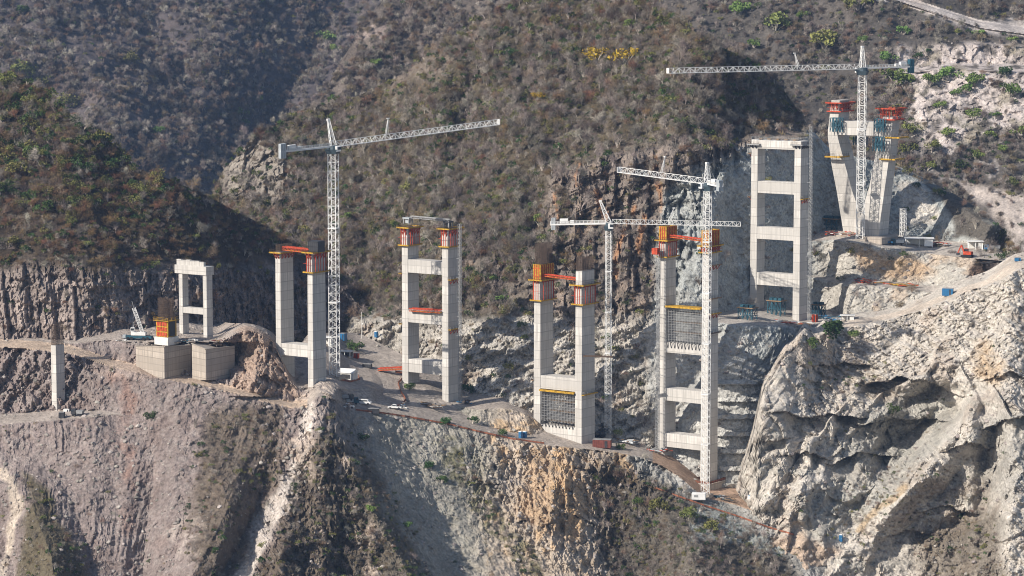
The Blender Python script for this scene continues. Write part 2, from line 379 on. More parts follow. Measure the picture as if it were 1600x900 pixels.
def G_disp(px, py, W, al):
    steep = sstep(18, 32, al); rock = sstep(46, 56, al)
    o = -tent(px, py, CREST, 90, [0, 15, 21, 20, 16, 12])*(py > 612)
    o += tent(px, py, GULLY, 50, [0, 3, 4, 4, 4])*(py > 645)
    d2, f2 = seg_dist(px, py, CREST2); o -= np.maximum(0, 1-d2/70)*np.minimum(1, np.maximum(0, (py-700)/60))*13
    o -= tent(px, py, [(330, 700), (360, 800), (330, 900), (330, 960)], 64, [0, 12, 24, 24])
    o += tent(px, py, [(432, 690), (398, 800), (345, 900), (318, 960)], 40, [0, 12, 18, 18])
    o -= tent(px, py, [(0, 730), (50, 790), (80, 870), (90, 960)], 60, [0, 14, 26, 28])
    o -= tent(px, py, [(470, 720), (450, 800), (440, 880), (440, 960)], 50, [0, 8, 12, 12])
    o += tent(px, py, [(245, 660), (238, 760), (225, 860), (220, 960)], 34, [0, 5, 8, 8])
    o -= tent(px, py, [(1000, 740), (1040, 800), (1080, 860), (1100, 960)], 90, [0, 10, 18, 20])
    o -= tent(px, py, [(395, 600), (412, 545)], 46, [7, 3])*(py < 620)
    o -= tent(px, py, [(528, 607), (575, 607)], 24, [15, 13])*(py < 634)
    o += tent(px, py, [(265, 556), (360, 556)], 52, [15, 15])*(py < 592)*(py > 535)
    # rubble, blocks and rills
    f, e, r = facets(W/np.array([11., 11., 14.]), 3); g, e2, r2 = facets(W/np.array([4.2, 4.2, 5.]), 4); g3, _, _ = facets(W/1.7, 6)
    rk = np.clip(rock+.9*poly(px, py, [(560, 700), (760, 690), (960, 700), (1010, 800), (960, 930), (820, 850)], 40)*sstep(700, 760, px)+.8*poly(px, py, [(430, 640), (500, 605), (560, 680), (600, 860), (560, 960), (380, 960)], 30)+poly(px, py, [(355, 610), (372, 505), (450, 540), (460, 625)], 15), 0, 1)
    o += steep*rk*(2.5*f+1.4*g+.7*g3+4.5*fbm(W/18, 4, 8)+slabs(W, 9, 9., 3.2)+slabs(W, 10, 3.2, 1.2))
    wx = W[:, 0]+2.2*fbm(W/24, 3, 17)+.5*fbm(W/4, 2, 18); fan = np.where(px < 480, np.clip(-.45*(wx+152)/38, -.4, .5), .42)
    rl = ridged(np.stack([(wx+fan*(W[:, 2]-180))/4.4, W[:, 1]*0+3, (W[:, 2])/70], -1), 3, 12)
    ra = sstep(-.25, .35, fbm(W/26, 3, 19))
    o += steep*(1-rk)*(2.0*fbm(W/22, 4, 14)-1.5*rl*ra+1.1*fbm(W/3.8, 3, 15)+.45*g3+.5*g)
    hump = poly(px, py, [(170, 560), (200, 480), (400, 470), (480, 520), (470, 625), (380, 560), (300, 545)], 12)+.8*poly(px, py, [(452, 640), (470, 600), (500, 588), (545, 600), (550, 645)], 8); yd = poly(px, py, [(480, 600), (520, 540), (640, 560), (720, 640), (560, 640)], 10)
    o += (1-steep)*(.25*fbm(W/4, 3, 16)+hump*(2.2*g+2.2*fbm(W/7, 3, 21)+.6*g3)+yd*(.9*fbm(W/6, 3, 22)+.4*g))
    return o
def G_col(px, py, W, al):
    x, y = wob(px, py, W, 26); n = fbm(W/14, 4, 30); n2 = fbm(W/4, 3, 31)
    c = np.tile(np.array([.245, .20, .185]), (len(px), 1))
    c = blend(c, sstep(480, 620, x), (.33, .31, .265)); c = blend(c, sstep(720, 800, x)*sstep(985, 940, x), (.46, .385, .31)); c = blend(c, sstep(950, 1010, x), (.36, .35, .325))
    c = blend(c, sstep(.05, .35, n)*.5*(x < 480), (.22, .165, .145)); c = blend(c, sstep(.0, .3, n2)*.3, (.26, .235, .215))
    d, _ = seg_dist(x, py, [(188, 590), (196, 700), (199, 800), (203, 960)]); c = blend(c, sstep(17, 5, d)*.55*sstep(-.35, .25, n), (.25, .145, .11))
    d, _ = seg_dist(x, y, [(2, 735), (22, 800), (14, 880), (4, 960)]); c = blend(c, sstep(11, 5, d)*.85, (.46, .39, .32))
    d, _ = seg_dist(x, y, [(488, 650), (458, 735), (405, 850), (345, 960)]); c = blend(c, sstep(19, 10, d)*.92, (.56, .50, .45))
    c = blend(c, poly(x, y, [(262, 815), (300, 812), (305, 850), (280, 880), (262, 860)], 6)*.6*sstep(-.3, .2, n2), (.40, .34, .30))
    c = blend(c, poly(x, y, [(35, 740), (80, 780), (125, 850), (130, 960), (25, 960), (40, 850)], 8)*.85, (.10, .085, .05))
    c = blend(c, poly(x, y, [(320, 650), (390, 640), (440, 640), (430, 760), (380, 880), (300, 960), (290, 830)], 14)*.75, (.12, .095, .068))
    c = blend(c, poly(x, y, [(470, 700), (520, 660), (560, 700), (650, 850), (690, 960), (370, 960), (430, 850)], 14)*.8, (.105, .083, .058))
    c = blend(c, sstep(.1, .4, n)*poly(x, y, [(440, 620), (520, 615), (600, 830), (620, 960), (450, 960)], 10)*.9, (.45, .37, .31))
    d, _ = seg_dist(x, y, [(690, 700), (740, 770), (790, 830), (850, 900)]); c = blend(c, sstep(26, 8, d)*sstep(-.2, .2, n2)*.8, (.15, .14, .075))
    c = blend(c, poly(x, y, [(820, 705), (905, 700), (935, 780), (900, 850), (800, 800)], 14)*.55, (.47, .31, .17))
    c = blend(c, sstep(.1, .45, n)*(x > 760)*(x < 1000)*.7, (.50, .34, .19))
    c = blend(c, poly(x, y, [(930, 715), (1000, 740), (1120, 800), (1230, 850), (1260, 960), (960, 960), (940, 850)], 18)*.85, (.085, .068, .05))
    c = blend(c, poly(x, y, [(1090, 785), (1240, 850), (1220, 870), (1080, 830)], 6)*.8, (.31, .33, .315))
    c = blend(c, sstep(22, 14, al)*.9, (.40, .345, .30))
    on = (py < ip(px, Rf)+2) & (py > ip(px, Rb)-2)
    c = blend(c, on*((px < 480)*(.75+.2*sstep(-.4, .3, n2))), (.50, .385, .29)); c = blend(c, on*((px > 1020)*.85), (.43, .29, .20))
    c = blend(c, poly(x, y, [(355, 612), (375, 505), (450, 540), (462, 630)], 8)*.75, (.42, .31, .24))
    c = blend(c, poly(x, y, [(160, 570), (250, 545), (330, 590), (300, 600)], 6)*.5, (.42, .33, .28))
    return c*(1+.22*n2[:, None])
gr = loft(G_lines, G_al, 3, G_aY)
roads = [('dirt_road', Rf, Rb, -60, 495), ('dirt_road', Rf, Rb, 1025, 1318), ('gravel_yard', Rf, Rb, 520, 700), ('dirt_road', Rf, Rb, 700, 840), ('dirt_road', L1f, L1b, -60, 178)]
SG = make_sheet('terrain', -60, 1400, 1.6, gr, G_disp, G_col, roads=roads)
# ------------------------------------------------------------------ central mountain with the cut walls and benches
C_bot = [(330, 470), (420, 520), (520, 545), (600, 560), (640, 615), (700, 640), (800, 660), (900, 690), (960, 700), (1030, 720), (1100, 765), (1160, 790), (1200, 760), (1250, 600), (1300, 545), (1350, 525), (1400, 512), (1500, 478), (1600, 440), (1660, 425)]
C_p6f = [(330, 440), (420, 480), (520, 500), (700, 500), (1000, 500), (1110, 503), (1150, 508), (1250, 509), (1312, 500), (1350, 490), (1400, 482), (1500, 450), (1600, 420), (1660, 410)]
C_p6b = [(330, 439), (420, 479), (520, 499), (700, 499), (1000, 499), (1110, 494), (1150, 483), (1250, 480), (1290, 484), (1312, 490), (1350, 488), (1400, 480), (1500, 449), (1600, 419), (1660, 409)]
C_t1f = [(330, 420), (600, 440), (1000, 440), (1200, 430), (1260, 431), (1320, 444), (1400, 450), (1460, 458), (1500, 440), (1600, 416), (1660, 406)]
C_t1b = [(330, 419), (600, 439), (1000, 439), (1200, 429), (1260, 429), (1320, 435), (1400, 441), (1460, 447), (1500, 438), (1600, 415), (1660, 405)]
C_vf = [(330, 400), (600, 380), (1000, 380), (1200, 378), (1260, 378), (1300, 375), (1350, 381), (1400, 390), (1450, 396), (1500, 402), (1560, 407), (1600, 412), (1660, 402)]
C_vb = [(330, 399), (600, 379), (1000, 379), (1200, 377), (1260, 371), (1300, 357), (1350, 361), (1400, 366), (1450, 371), (1500, 378), (1560, 394), (1600, 402), (1660, 401)]
C_cl = [(330, 330), (500, 310), (700, 300), (850, 262), (960, 242), (1100, 236), (1200, 214), (1263, 203), (1300, 245), (1400, 282), (1450, 300), (1500, 330), (1560, 370), (1600, 401), (1660, 400)]
C_top = [(330, 315), (345, 268), (375, 240), (400, 206), (440, 190), (470, 172), (560, 150), (640, 110), (670, 75), (713, 57), (750, 27), (800, 4), (820, -40), (990, -40), (1010, 0), (1060, 30), (1100, 60), (1133, 77), (1177, 92), (1227, 143), (1263, 197), (1300, 236), (1410, 262), (1440, 276), (1480, 297), (1520, 320), (1560, 350), (1590, 390), (1600, 396), (1660, 396)]
C_al = [[(330, 52), (520, 50), (600, 52), (700, 45), (800, 44), (900, 46), (960, 50), (1030, 58), (1100, 62), (1160, 66), (1250, 60), (1400, 48), (1660, 42)],
        [(330, 50), (1000, 45), (1110, 3), (1312, 3), (1350, 30), (1660, 30)],
        [(330, 46), (600, 44), (700, 46), (800, 50), (900, 60), (1030, 66), (1160, 70), (1250, 70), (1300, 72), (1400, 46), (1660, 35)],
        [(330, 46), (1000, 60), (1200, 60), (1260, 5), (1460, 6), (1500, 20), (1660, 20)],
        [(330, 46), (700, 46), (900, 62), (1030, 67), (1160, 70), (1300, 74), (1400, 50), (1500, 30), (1660, 30)],
        [(330, 46), (1000, 60), (1220, 60), (1262, 4), (1560, 5), (1660, 10)],
        [(330, 50), (600, 43), (800, 50), (960, 67), (1160, 69), (1300, 60), (1400, 50), (1660, 42)],
        [(330, 46), (600, 40), (900, 37), (1263, 42), (1400, 45), (1660, 30)]]
C_aY = [(330, 1262), (345, 1256), (420, 1232), (520, 1208), (600, 1186), (700, 1156), (800, 1142), (900, 1140), (960, 1140), (1030, 1136), (1100, 1128), (1160, 1122), (1200, 1128), (1250, 1140), (1300, 1152), (1350, 1156), (1400, 1154), (1500, 1150), (1600, 1148), (1660, 1148)]
def C_cut(px, py): return poly(px, py, [(1010, 560), (1035, 300), (1110, 250), (1200, 215), (1275, 205), (1330, 230), (1420, 265), (1480, 300), (1560, 350), (1500, 480), (1300, 510), (1200, 800), (1040, 800)], 12)
def C_cliff(px, py): return poly(px, py, [(838, 500), (850, 270), (960, 235), (1130, 215), (1200, 205), (1110, 300), (1050, 500), (960, 500)], 18)
def C_disp(px, py, W, al):
    cut = C_cut(px, py); cliff = np.clip(C_cliff(px, py)+.8*poly(px, py, [(345, 310), (350, 262), (400, 215), (450, 250), (470, 330), (400, 320)], 14)+.6*poly(px, py, [(640, 490), (660, 350), (740, 340), (850, 400), (850, 490)], 25), 0, 1); low = sstep(480, 505, py)*(1-cut); steep = sstep(14, 30, al)
    veg = np.clip(1-cut-cliff-low, 0, 1)
    o = veg*(25*ridged(np.stack([W[:, 0]/62+W[:, 1]/300, W[:, 1]/240, W[:, 2]/170], -1), 3, 40)+5*fbm(W/26, 3, 42)+1.6*fbm(W/6, 3, 43))
    f, _, _ = facets(W/np.array([9, 9, 17.]), 44); g, _, _ = facets(W/np.array([3.6, 3.6, 6.5]), 45); h, _, _ = facets(W/1.8, 46)
    o += cliff*(4*f+1.6*g+.7*h+9*ridged(W/np.array([34, 34, 90.]), 2, 47)+slabs(W*np.array([1, 1, .55]), 52, 8., 3.6)+slabs(W*np.array([1, 1, .6]), 53, 3., 1.3))
    o += low*(1-cut)*(2.*f+1.0*g+.6*h+slabs(W, 54, 9., 2.4, ax=(.5, .3, 1))+slabs(W, 55, 3.4, 1.1)+5*fbm(W/24, 3, 48)+1.6*fbm(W/np.array([9, 9, 2.5]), 2, 49))
    o += cut*steep*(.5*g+.4*h+slabs(W, 56, 5., .6)+1.4*fbm(W/12, 4, 50)+.55*fbm(W/3, 3, 51))
    # lower terraces cut into the pit wall
    stp = ((py-520)/27) % 1.0
    o -= poly(px, py, [(1120, 760), (1120, 600), (1190, 590), (1190, 760)], 8)*np.where(stp < .72, 0, 3.0)
    return o*np.maximum(steep, .04)
def C_col(px, py, W, al):
    x, y = wob(px, py, W, 18, 1); n = fbm(W/16, 4, 60); n2 = fbm(W/5, 3, 61); v = fbm(W/np.array([5, 5, 26.]), 4, 62)
    c = np.tile(np.array(VEG), (len(px), 1)); c = blend(c, sstep(0, .4, n)*.5, (.125, .10, .075)); c = blend(c, sstep(.2, .55, n2)*.4, (.17, .15, .12))
    c = blend(c, poly(x, y, [(340, 310), (346, 262), (400, 212), (450, 250), (460, 320)], 10)*.8, (.34, .30, .26))
    c = blend(c, poly(x, y, [(640, 60), (800, 0), (760, 60), (690, 110), (600, 150)], 10)*.35, (.30, .24, .21))
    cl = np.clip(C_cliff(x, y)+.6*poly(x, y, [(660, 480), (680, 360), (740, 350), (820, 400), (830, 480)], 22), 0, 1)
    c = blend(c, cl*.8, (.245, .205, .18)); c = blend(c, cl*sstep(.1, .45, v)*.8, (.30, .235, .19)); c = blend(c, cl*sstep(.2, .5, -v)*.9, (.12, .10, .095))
    for pl, wd in (([(868, 300), (873, 340)], 5), ([(898, 250), (904, 290)], 4), ([(940, 300), (950, 345)], 8), ([(1000, 350), (1004, 395)], 6), ([(1020, 250), (1030, 330)], 5), ([(985, 330), (965, 430)], 5)):
        d, _ = seg_dist(x, y, pl); c = blend(c, sstep(wd, wd*.3, d)*.75, (.42, .22, .11))
    low = sstep(486, 512, y)*sstep(560, 700, x)+poly(x, y, [(545, 485), (640, 480), (640, 600), (545, 540)], 10)*.8
    low = np.clip(low+poly(x, y, [(385, 470), (420, 440), (480, 460), (520, 520), (400, 540)], 8), 0, 1)
    c = blend(c, low*.95, (.50, .465, .415)); c = blend(c, low*sstep(.15, .45, n), (.38, .31, .25)); c = blend(c, low*sstep(.3, .55, n2)*.5, (.2, .17, .12))
    cut = C_cut(x, y)
    c = blend(c, cut*.95, (.36, .375, .365)); c = blend(c, cut*sstep(-.05, .35, n)*.4, (.43, .42, .39)); c = blend(c, cut*sstep(.25, .5, -n2)*.4, (.2, .2, .19))
    c = blend(c, poly(x, y, [(1020, 520), (1180, 520), (1190, 770), (1020, 770)], 10)*.8, (.48, .465, .435))
    c = blend(c, sstep(1255, 1300, x)*sstep(372, 384, y)*.8, (.48, .44, .385))
    c = blend(c, poly(x, y, [(1340, 385), (1420, 400), (1460, 420), (1430, 440), (1345, 425)], 8)*.75, (.46, .31, .18)); c = blend(c, sstep(.1, .4, n)*sstep(1300, 1340, x)*sstep(375, 390, y)*.5, (.45, .33, .23))
    c = blend(c, poly(x, y, [(1400, 285), (1440, 285), (1470, 345), (1440, 352), (1405, 330)], 5)*.9, (.54, .50, .45))
    c = blend(c, poly(x, y, [(1440, 282), (1480, 300), (1530, 325), (1590, 392), (1500, 370), (1478, 330)], 5)*.9, (.10, .085, .07))
    c = blend(c, poly(x, y, [(1195, 235), (1215, 195), (1250, 190), (1262, 225)], 5)*.8, (.34, .27, .22))
    c = blend(c, sstep(12, 6, al)*(px > 1100)*.9, (.46, .41, .36))
    return c*(1+.2*n2[:, None])
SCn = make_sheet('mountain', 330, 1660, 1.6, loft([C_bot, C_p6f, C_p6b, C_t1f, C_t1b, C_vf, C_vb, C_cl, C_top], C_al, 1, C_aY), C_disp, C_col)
# ------------------------------------------------------------------ right-hand cliff block in front of the pit
B_rf = [(1135, 800), (1148, 778), (1158, 735), (1170, 695), (1184, 655), (1190, 618), (1212, 574), (1262, 537), (1312, 508), (1360, 504), (1400, 496), (1440, 484), (1480, 468), (1510, 455), (1540, 446), (1570, 434), (1590, 420), (1660, 408)]
B_rb = [(1135, 798), (1148, 775), (1158, 731), (1170, 691), (1184, 651), (1190, 614), (1212, 569), (1262, 531), (1312, 501), (1360, 497), (1400, 488), (1440, 475), (1480, 459), (1510, 446), (1540, 437), (1560, 425), (1578, 412), (1590, 407), (1660, 402)]
def jag(l, a, per, s0, x1=1310, st=6):
    xs = np.arange(1135, 1661, st); q = np.stack([xs/per, xs*0+.5, xs*0+.5], -1); n = fbm(q, 3, s0)*a*sstep(x1+40, x1-20, xs); return list(zip(xs, ip(xs, l)+n))
B_rf, B_rb = jag(B_rf, 34, 17, 400), jag(B_rb, 34, 17, 400)
B_top = [(p[0], p[1]-12) for p in B_rb]
B_mid0 = [(1135, 830), (1200, 790), (1260, 690), (1320, 620), (1400, 590), (1500, 580), (1590, 640), (1660, 660)]
B_mid = jag(B_mid0, 60, 45, 401, 1700)
B_low = [(1135, 830), (1200, 838), (1260, 850), (1330, 860), (1400, 850), (1450, 860), (1500, 810), (1560, 850), (1660, 800)]
B_al = [[(1135, 76), (1262, 62), (1400, 56), (1660, 50)], [(1135, 76), (1200, 74), (1262, 66), (1320, 56), (1400, 58), (1500, 60), (1660, 52)],
        [(1135, 60), (1200, 66), (1262, 48), (1312, 33), (1400, 34), (1500, 36), (1660, 42)], [(1135, 30), (1312, 8), (1360, 6), (1660, 6)], [(1135, 6), (1660, 6)]]
B_aY = [(1135, 1104), (1150, 1098), (1163, 1093), (1188, 1090), (1215, 1093), (1262, 1110), (1312, 1140), (1360, 1145), (1400, 1146), (1440, 1142), (1480, 1138), (1510, 1136), (1540, 1134), (1590, 1132), (1660, 1134)]
def ledge(px, py, line, depth, decay, end=18):
    """rock above the line stands out, the face under it is set back"""
    ly = ip(px, line); d = py-ly; x0, x1 = line[0][0], line[-1][0]
    return depth*np.where(d > 0, np.exp(-d/decay), np.exp(d/14)*-.35)*sstep(x0-end, x0+end, px)*sstep(x1+end, x1-end, px)
B_LEDGE = [([(1205, 642), (1250, 650), (1300, 645), (1345, 652)], 7, 34), ([(1350, 602), (1400, 592), (1450, 600), (1500, 616)], 10, 46), ([(1345, 664), (1400, 655), (1470, 652)], 7, 60), ([(1540, 668), (1580, 655), (1620, 650)], 8, 60),
  ([(1300, 724), (1340, 705), (1390, 716)], 6, 40), ([(1225, 712), (1260, 706), (1290, 716)], 4, 30), ([(1480, 706), (1510, 690), (1545, 700)], 7, 70), ([(1440, 800), (1480, 790), (1520, 802)], 6, 40), ([(1195, 690), (1230, 684)], 4, 30), ([(1540, 590), (1580, 584), (1610, 596)], 4, 26), ([(1270, 572), (1320, 566), (1370, 574)], 3, 20), ([(1380, 840), (1420, 826), (1450, 838)], 5, 34)]
def B_disp(px, py, W, al):
    steep = np.maximum(sstep(14, 30, al), sstep(1312, 1270, px)); wall = sstep(46, 60, al); sl = steep*(1-wall)
    f, _, _ = facets(W/np.array([16, 16, 20.]), 70); g, _, _ = facets(W/np.array([5.5, 5.5, 7.]), 71); h, _, _ = facets(W/2., 72)
    st = fbm(np.stack([W[:, 0]/50, W[:, 1]/50, W[:, 2]/4.5], -1), 3, 73); rg = ridged(np.stack([(W[:, 0]-.35*W[:, 2])/38, W[:, 1]/60, W[:, 2]/48], -1), 3, 74)
    rgh = .35+.65*sstep(-.15, .3, fbm(W/24, 3, 83))
    o = wall*(3.4*f+rgh*(1.4*g+.6*h+slabs(W, 85, 14., 3.6, ax=(.45, .3, 1))+slabs(W, 86, 5., 1.5, ax=(.6, .3, 1))+slabs(W, 87, 2.2, .6))+1.6*st-9*rg+5*fbm(W/30, 3, 75)+rgh*1.4*fbm(W/7, 3, 79))
    o += sum(ledge(px, py+9*fbm(W/13, 4, 84, .6), l, dp*(.55+.9*sstep(-.3, .3, fbm(W/16, 2, 99))), dc) for l, dp, dc in B_LEDGE)
    rl = ridged(np.stack([(W[:, 0]+.45*(W[:, 2]-180))/3.4, W[:, 1]*0+1, W[:, 2]/40], -1), 3, 76)
    o += sl*(3.2*fbm(W/20, 4, 77)-.9*rl*sstep(1380, 1500, px)+1.4*g+.8*h+1.5*f+slabs(W, 88, 7., 2.2)+slabs(W, 89, 2.6, .9)+3*fbm(W/40, 2, 78)+1.2*fbm(W/5, 3, 79))
    # the big buttress, the recess beside it and the cave under the overhang
    o -= tent(px, py, [(1530, 655), (1480, 690), (1440, 745), (1400, 790), (1350, 840)], 42, [10, 15, 16, 14, 4])
    o += tent(px, py, [(1345, 720), (1400, 690), (1450, 660), (1475, 640)], 46, [6, 13, 15, 8])
    o += tent(px, py, [(1360, 612), (1420, 622), (1470, 610)], 22, [6, 12, 9])
    o += tent(px, py, [(1560, 660), (1545, 760), (1540, 800)], 40, [10, 14, 6])
    o += tent(px, py, [(1255, 640), (1245, 720), (1215, 800)], 22, [3, 8, 6])
    o -= tent(px, py, [(1195, 640), (1175, 720), (1185, 790)], 40, [4, 7, 4])
    return o*np.maximum(steep, .05)
def B_col(px, py, W, al):
    x, y = wob(px, py, W, 22, 2); n = fbm(W/16, 4, 80); n2 = fbm(W/4.5, 3, 81); wall = sstep(50, 60, al); st = fbm(np.stack([W[:, 0]/40, W[:, 1]/40, W[:, 2]/2.2], -1), 3, 82)
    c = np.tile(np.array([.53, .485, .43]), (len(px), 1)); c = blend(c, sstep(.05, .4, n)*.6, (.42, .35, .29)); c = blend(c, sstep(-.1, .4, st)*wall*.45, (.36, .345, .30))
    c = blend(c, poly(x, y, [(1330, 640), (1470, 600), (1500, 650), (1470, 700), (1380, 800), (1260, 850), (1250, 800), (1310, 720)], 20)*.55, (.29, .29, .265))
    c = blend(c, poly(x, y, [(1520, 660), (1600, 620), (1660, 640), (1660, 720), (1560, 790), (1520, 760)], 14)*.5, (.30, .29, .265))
    c = blend(c, poly(x, y, [(1440, 720), (1540, 760), (1545, 840), (1440, 860)], 25)*sstep(-.2, .3, n)*.5, (.2, .165, .13))
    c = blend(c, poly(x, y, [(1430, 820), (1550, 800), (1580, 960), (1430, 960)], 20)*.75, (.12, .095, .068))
    c = blend(c, poly(x, y, [(1260, 560), (1380, 560), (1400, 610), (1270, 610)], 20)*sstep(-.1, .3, n2)*.6, (.26, .215, .16))
    c = blend(c, poly(x, y, [(1520, 540), (1560, 560), (1560, 590), (1525, 580)], 10)*.7, (.46, .33, .2)); c = blend(c, sstep(.3, .6, n2)*(1-wall)*.4, (.25, .215, .16))
    c = blend(c, poly(x, y, [(1100, 870), (1250, 830), (1310, 860), (1250, 900)], 8)*.7, (.46, .33, .235))
    d, _ = seg_dist(x, y, [(1415, 760), (1375, 800), (1345, 835)]); c = blend(c, sstep(8, 3, d)*.8, (.45, .34, .22))
    on = (py < ip(px, B_rf)) & (py > ip(px, B_rb)) & (px > 1320); c = blend(c, on*.95, (.56, .48, .40))
    return c*(1+.2*n2[:, None])
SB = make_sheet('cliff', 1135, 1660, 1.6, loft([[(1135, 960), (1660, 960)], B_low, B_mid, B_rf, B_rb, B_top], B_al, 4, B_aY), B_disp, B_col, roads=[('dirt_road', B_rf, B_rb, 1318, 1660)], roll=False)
# ------------------------------------------------------------------ left hill
L_foot = [(-60, 529), (60, 530), (130, 536), (200, 514), (300, 503), (400, 490), (480, 492), (560, 522), (600, 535)]
L_bot = [(p[0], p[1]+36) for p in L_foot]
L_cl = [(-60, 400), (100, 398), (200, 425), (300, 410), (400, 400), (480, 420), (560, 495), (600, 520)]
L_top = [(-60, 112), (0, 116), (40, 125), (73, 140), (90, 160), (115, 188), (140, 206), (165, 216), (190, 236), (205, 260), (260, 278), (310, 300), (340, 315), (400, 346), (440, 366), (480, 402), (520, 434), (545, 456), (565, 488), (600, 515)]
L_aY = [(-60, 1100), (60, 1096), (130, 1094), (200, 1108), (300, 1132), (400, 1176), (480, 1198), (560, 1204), (600, 1208)]
def L_disp(px, py, W, al):
    cl = sstep(405, 430, py+14*fbm(W/20, 2, 101)-(px > 200)*4); f, _, _ = facets(W/np.array([9, 9, 13.]), 102); g, _, _ = facets(W/np.array([3.4, 3.4, 5]), 103); h, _, _ = facets(W/1.6, 104)
    o = cl*(2.6*f+1.2*g+.6*h+4*fbm(W/28, 3, 105)+slabs(W*np.array([1, 1, .7]), 112, 8., 3.2)+slabs(W*np.array([1, 1, .7]), 113, 3., 1.2))
    o += (1-cl)*(7*ridged(np.stack([W[:, 0]/50, W[:, 1]/200, W[:, 2]/110], -1), 3, 106)+4*fbm(W/22, 3, 107)+1.3*fbm(W/5, 3, 108))
    return o
def L_col(px, py, W, al):
    x, y = wob(px, py, W, 22, 3); n = fbm(W/15, 4, 110); n2 = fbm(W/4, 3, 111)
    c = np.tile(np.array([.062, .047, .034]), (len(px), 1)); c = blend(c, sstep(.1, .5, n)*.5, (.10, .075, .055))
    c = blend(c, sstep(395, 440, y)*.95, (.29, .24, .215)); c = blend(c, sstep(395, 440, y)*sstep(190, 240, x)*.85, (.15, .13, .125)); c = blend(c, sstep(395, 440, y)*sstep(.0, .4, n2)*.5, (.40, .33, .29))  # rock wall darker to the right: its shaded side is put into the colour
    c = blend(c, sstep(.2, .5, n)*sstep(395, 440, y)*.6, (.2, .15, .12))
    return c*(1+.2*n2[:, None])
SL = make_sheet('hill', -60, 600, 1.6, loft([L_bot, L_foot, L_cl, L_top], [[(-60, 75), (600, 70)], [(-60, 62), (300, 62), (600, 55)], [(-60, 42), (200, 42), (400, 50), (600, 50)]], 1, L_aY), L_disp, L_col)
# ------------------------------------------------------------------ far hills
def M_disp(px, py, W, al): return 22*ridged(W/np.array([120, 300, 220.]), 3, 120)+8*fbm(W/35, 3, 121)+3*fbm(W/9, 3, 122)
def far_col(base, alt, s):
    def f(px, py, W, al):
        n = fbm(W/45, 4, s); n2 = fbm(W/9, 3, s+1); c = np.tile(np.array(base), (len(px), 1)); c = blend(c, sstep(0, .45, n)*.7, alt); return c*(1+.3*n2[:, None])
    return f
def M_col(px, py, W, al):
    c = far_col((.125, .105, .09), (.19, .155, .13), 130)(px, py, W, al); x, y = wob(px, py, W, 14, 4, 50)
    c = blend(c, poly(x, y, [(565, 60), (640, 5), (650, 60), (600, 75)], 8)*.6, (.30, .24, .22)); return blend(c, poly(x, y, [(550, 45), (585, 40), (575, 62), (552, 66)], 3)*.7, (.36, .29, .26))
M_top = [(400, 262), (440, 214), (470, 172), (510, 143), (523, 112), (533, 94), (552, 64), (556, 50), (573, 27), (600, 0), (620, -60), (640, -140), (900, -140)]
SM = make_sheet('hill', 400, 900, 2.2, loft([[(400, 330), (900, 330)], M_top], [[(400, 40), (900, 36)]], 0, [(400, 1600), (900, 1520)]), M_disp, M_col)
def F_disp(px, py, W, al):
    o = 36*ridged(W/np.array([210, 500, 420.]), 3, 140)+14*fbm(W/60, 3, 141)+4*fbm(W/14, 3, 142)
    o -= tent(px, py, [(230, 330), (190, 220), (150, 120), (60, 40)], 130, [14, 42, 56, 48]); o += tent(px, py, [(420, 330), (430, 200), (500, 60), (560, -40)], 125, [30, 58, 56, 34]); return o
F_col = far_col((.10, .085, .085), (.15, .12, .112), 150)
SF = make_sheet('far_hill', -80, 720, 2.2, loft([[(-80, 390), (720, 390)], [(-80, -140), (720, -140)]], [[(-80, 36), (720, 36)]], 0, [(-80, 1980), (300, 2050), (720, 2150)]), F_disp, F_col)
R_l = [[(960, 480), (1660, 480)], [(960, 270), (1400, 262), (1500, 240), (1660, 200)], [(960, 120), (1380, 118), (1480, 108), (1660, 118)], [(960, 117), (1380, 112), (1480, 99), (1660, 103)], [(960, 80), (1380, 68), (1440, 65), (1520, 72), (1660, 78)],
       [(960, 40), (1340, -4), (1400, 2), (1450, 18), (1530, 45), (1660, 62)], [(960, 35), (1340, -8), (1400, -4), (1450, 9), (1530, 34), (1660, 52)], [(960, -140), (1660, -140)]]
R_al = [[(960, 36), (1660, 34)], [(960, 36), (1400, 38), (1660, 38)], [(960, 34), (1370, 30), (1400, 8), (1660, 7)], [(960, 36), (1370, 40), (1400, 58), (1660, 58)], [(960, 36), (1660, 34)], [(960, 30), (1330, 22), (1380, 17), (1660, 17)], [(960, 36), (1660, 40)]]
def R_disp(px, py, W, al):
    st = sstep(10, 24, al); o = 16*ridged(np.stack([W[:, 0]/95, W[:, 1]/300, W[:, 2]/200], -1), 3, 160)+7*fbm(W/32, 3, 161)+2*fbm(W/8, 3, 162)
    f, _, _ = facets(W/np.array([9, 9, 14]), 163); g, _, _ = facets(W/4., 164); q = R_quarry(px, py); return st*(o*(1-.6*q)+q*(2.6*f+1.6*g))
def R_quarry(px, py): return np.clip(poly(px, py, [(1385, 92), (1400, 66), (1470, 64), (1600, 72), (1660, 78), (1660, 240), (1560, 200), (1470, 250), (1420, 230), (1440, 150), (1400, 130)], 8), 0, 1)
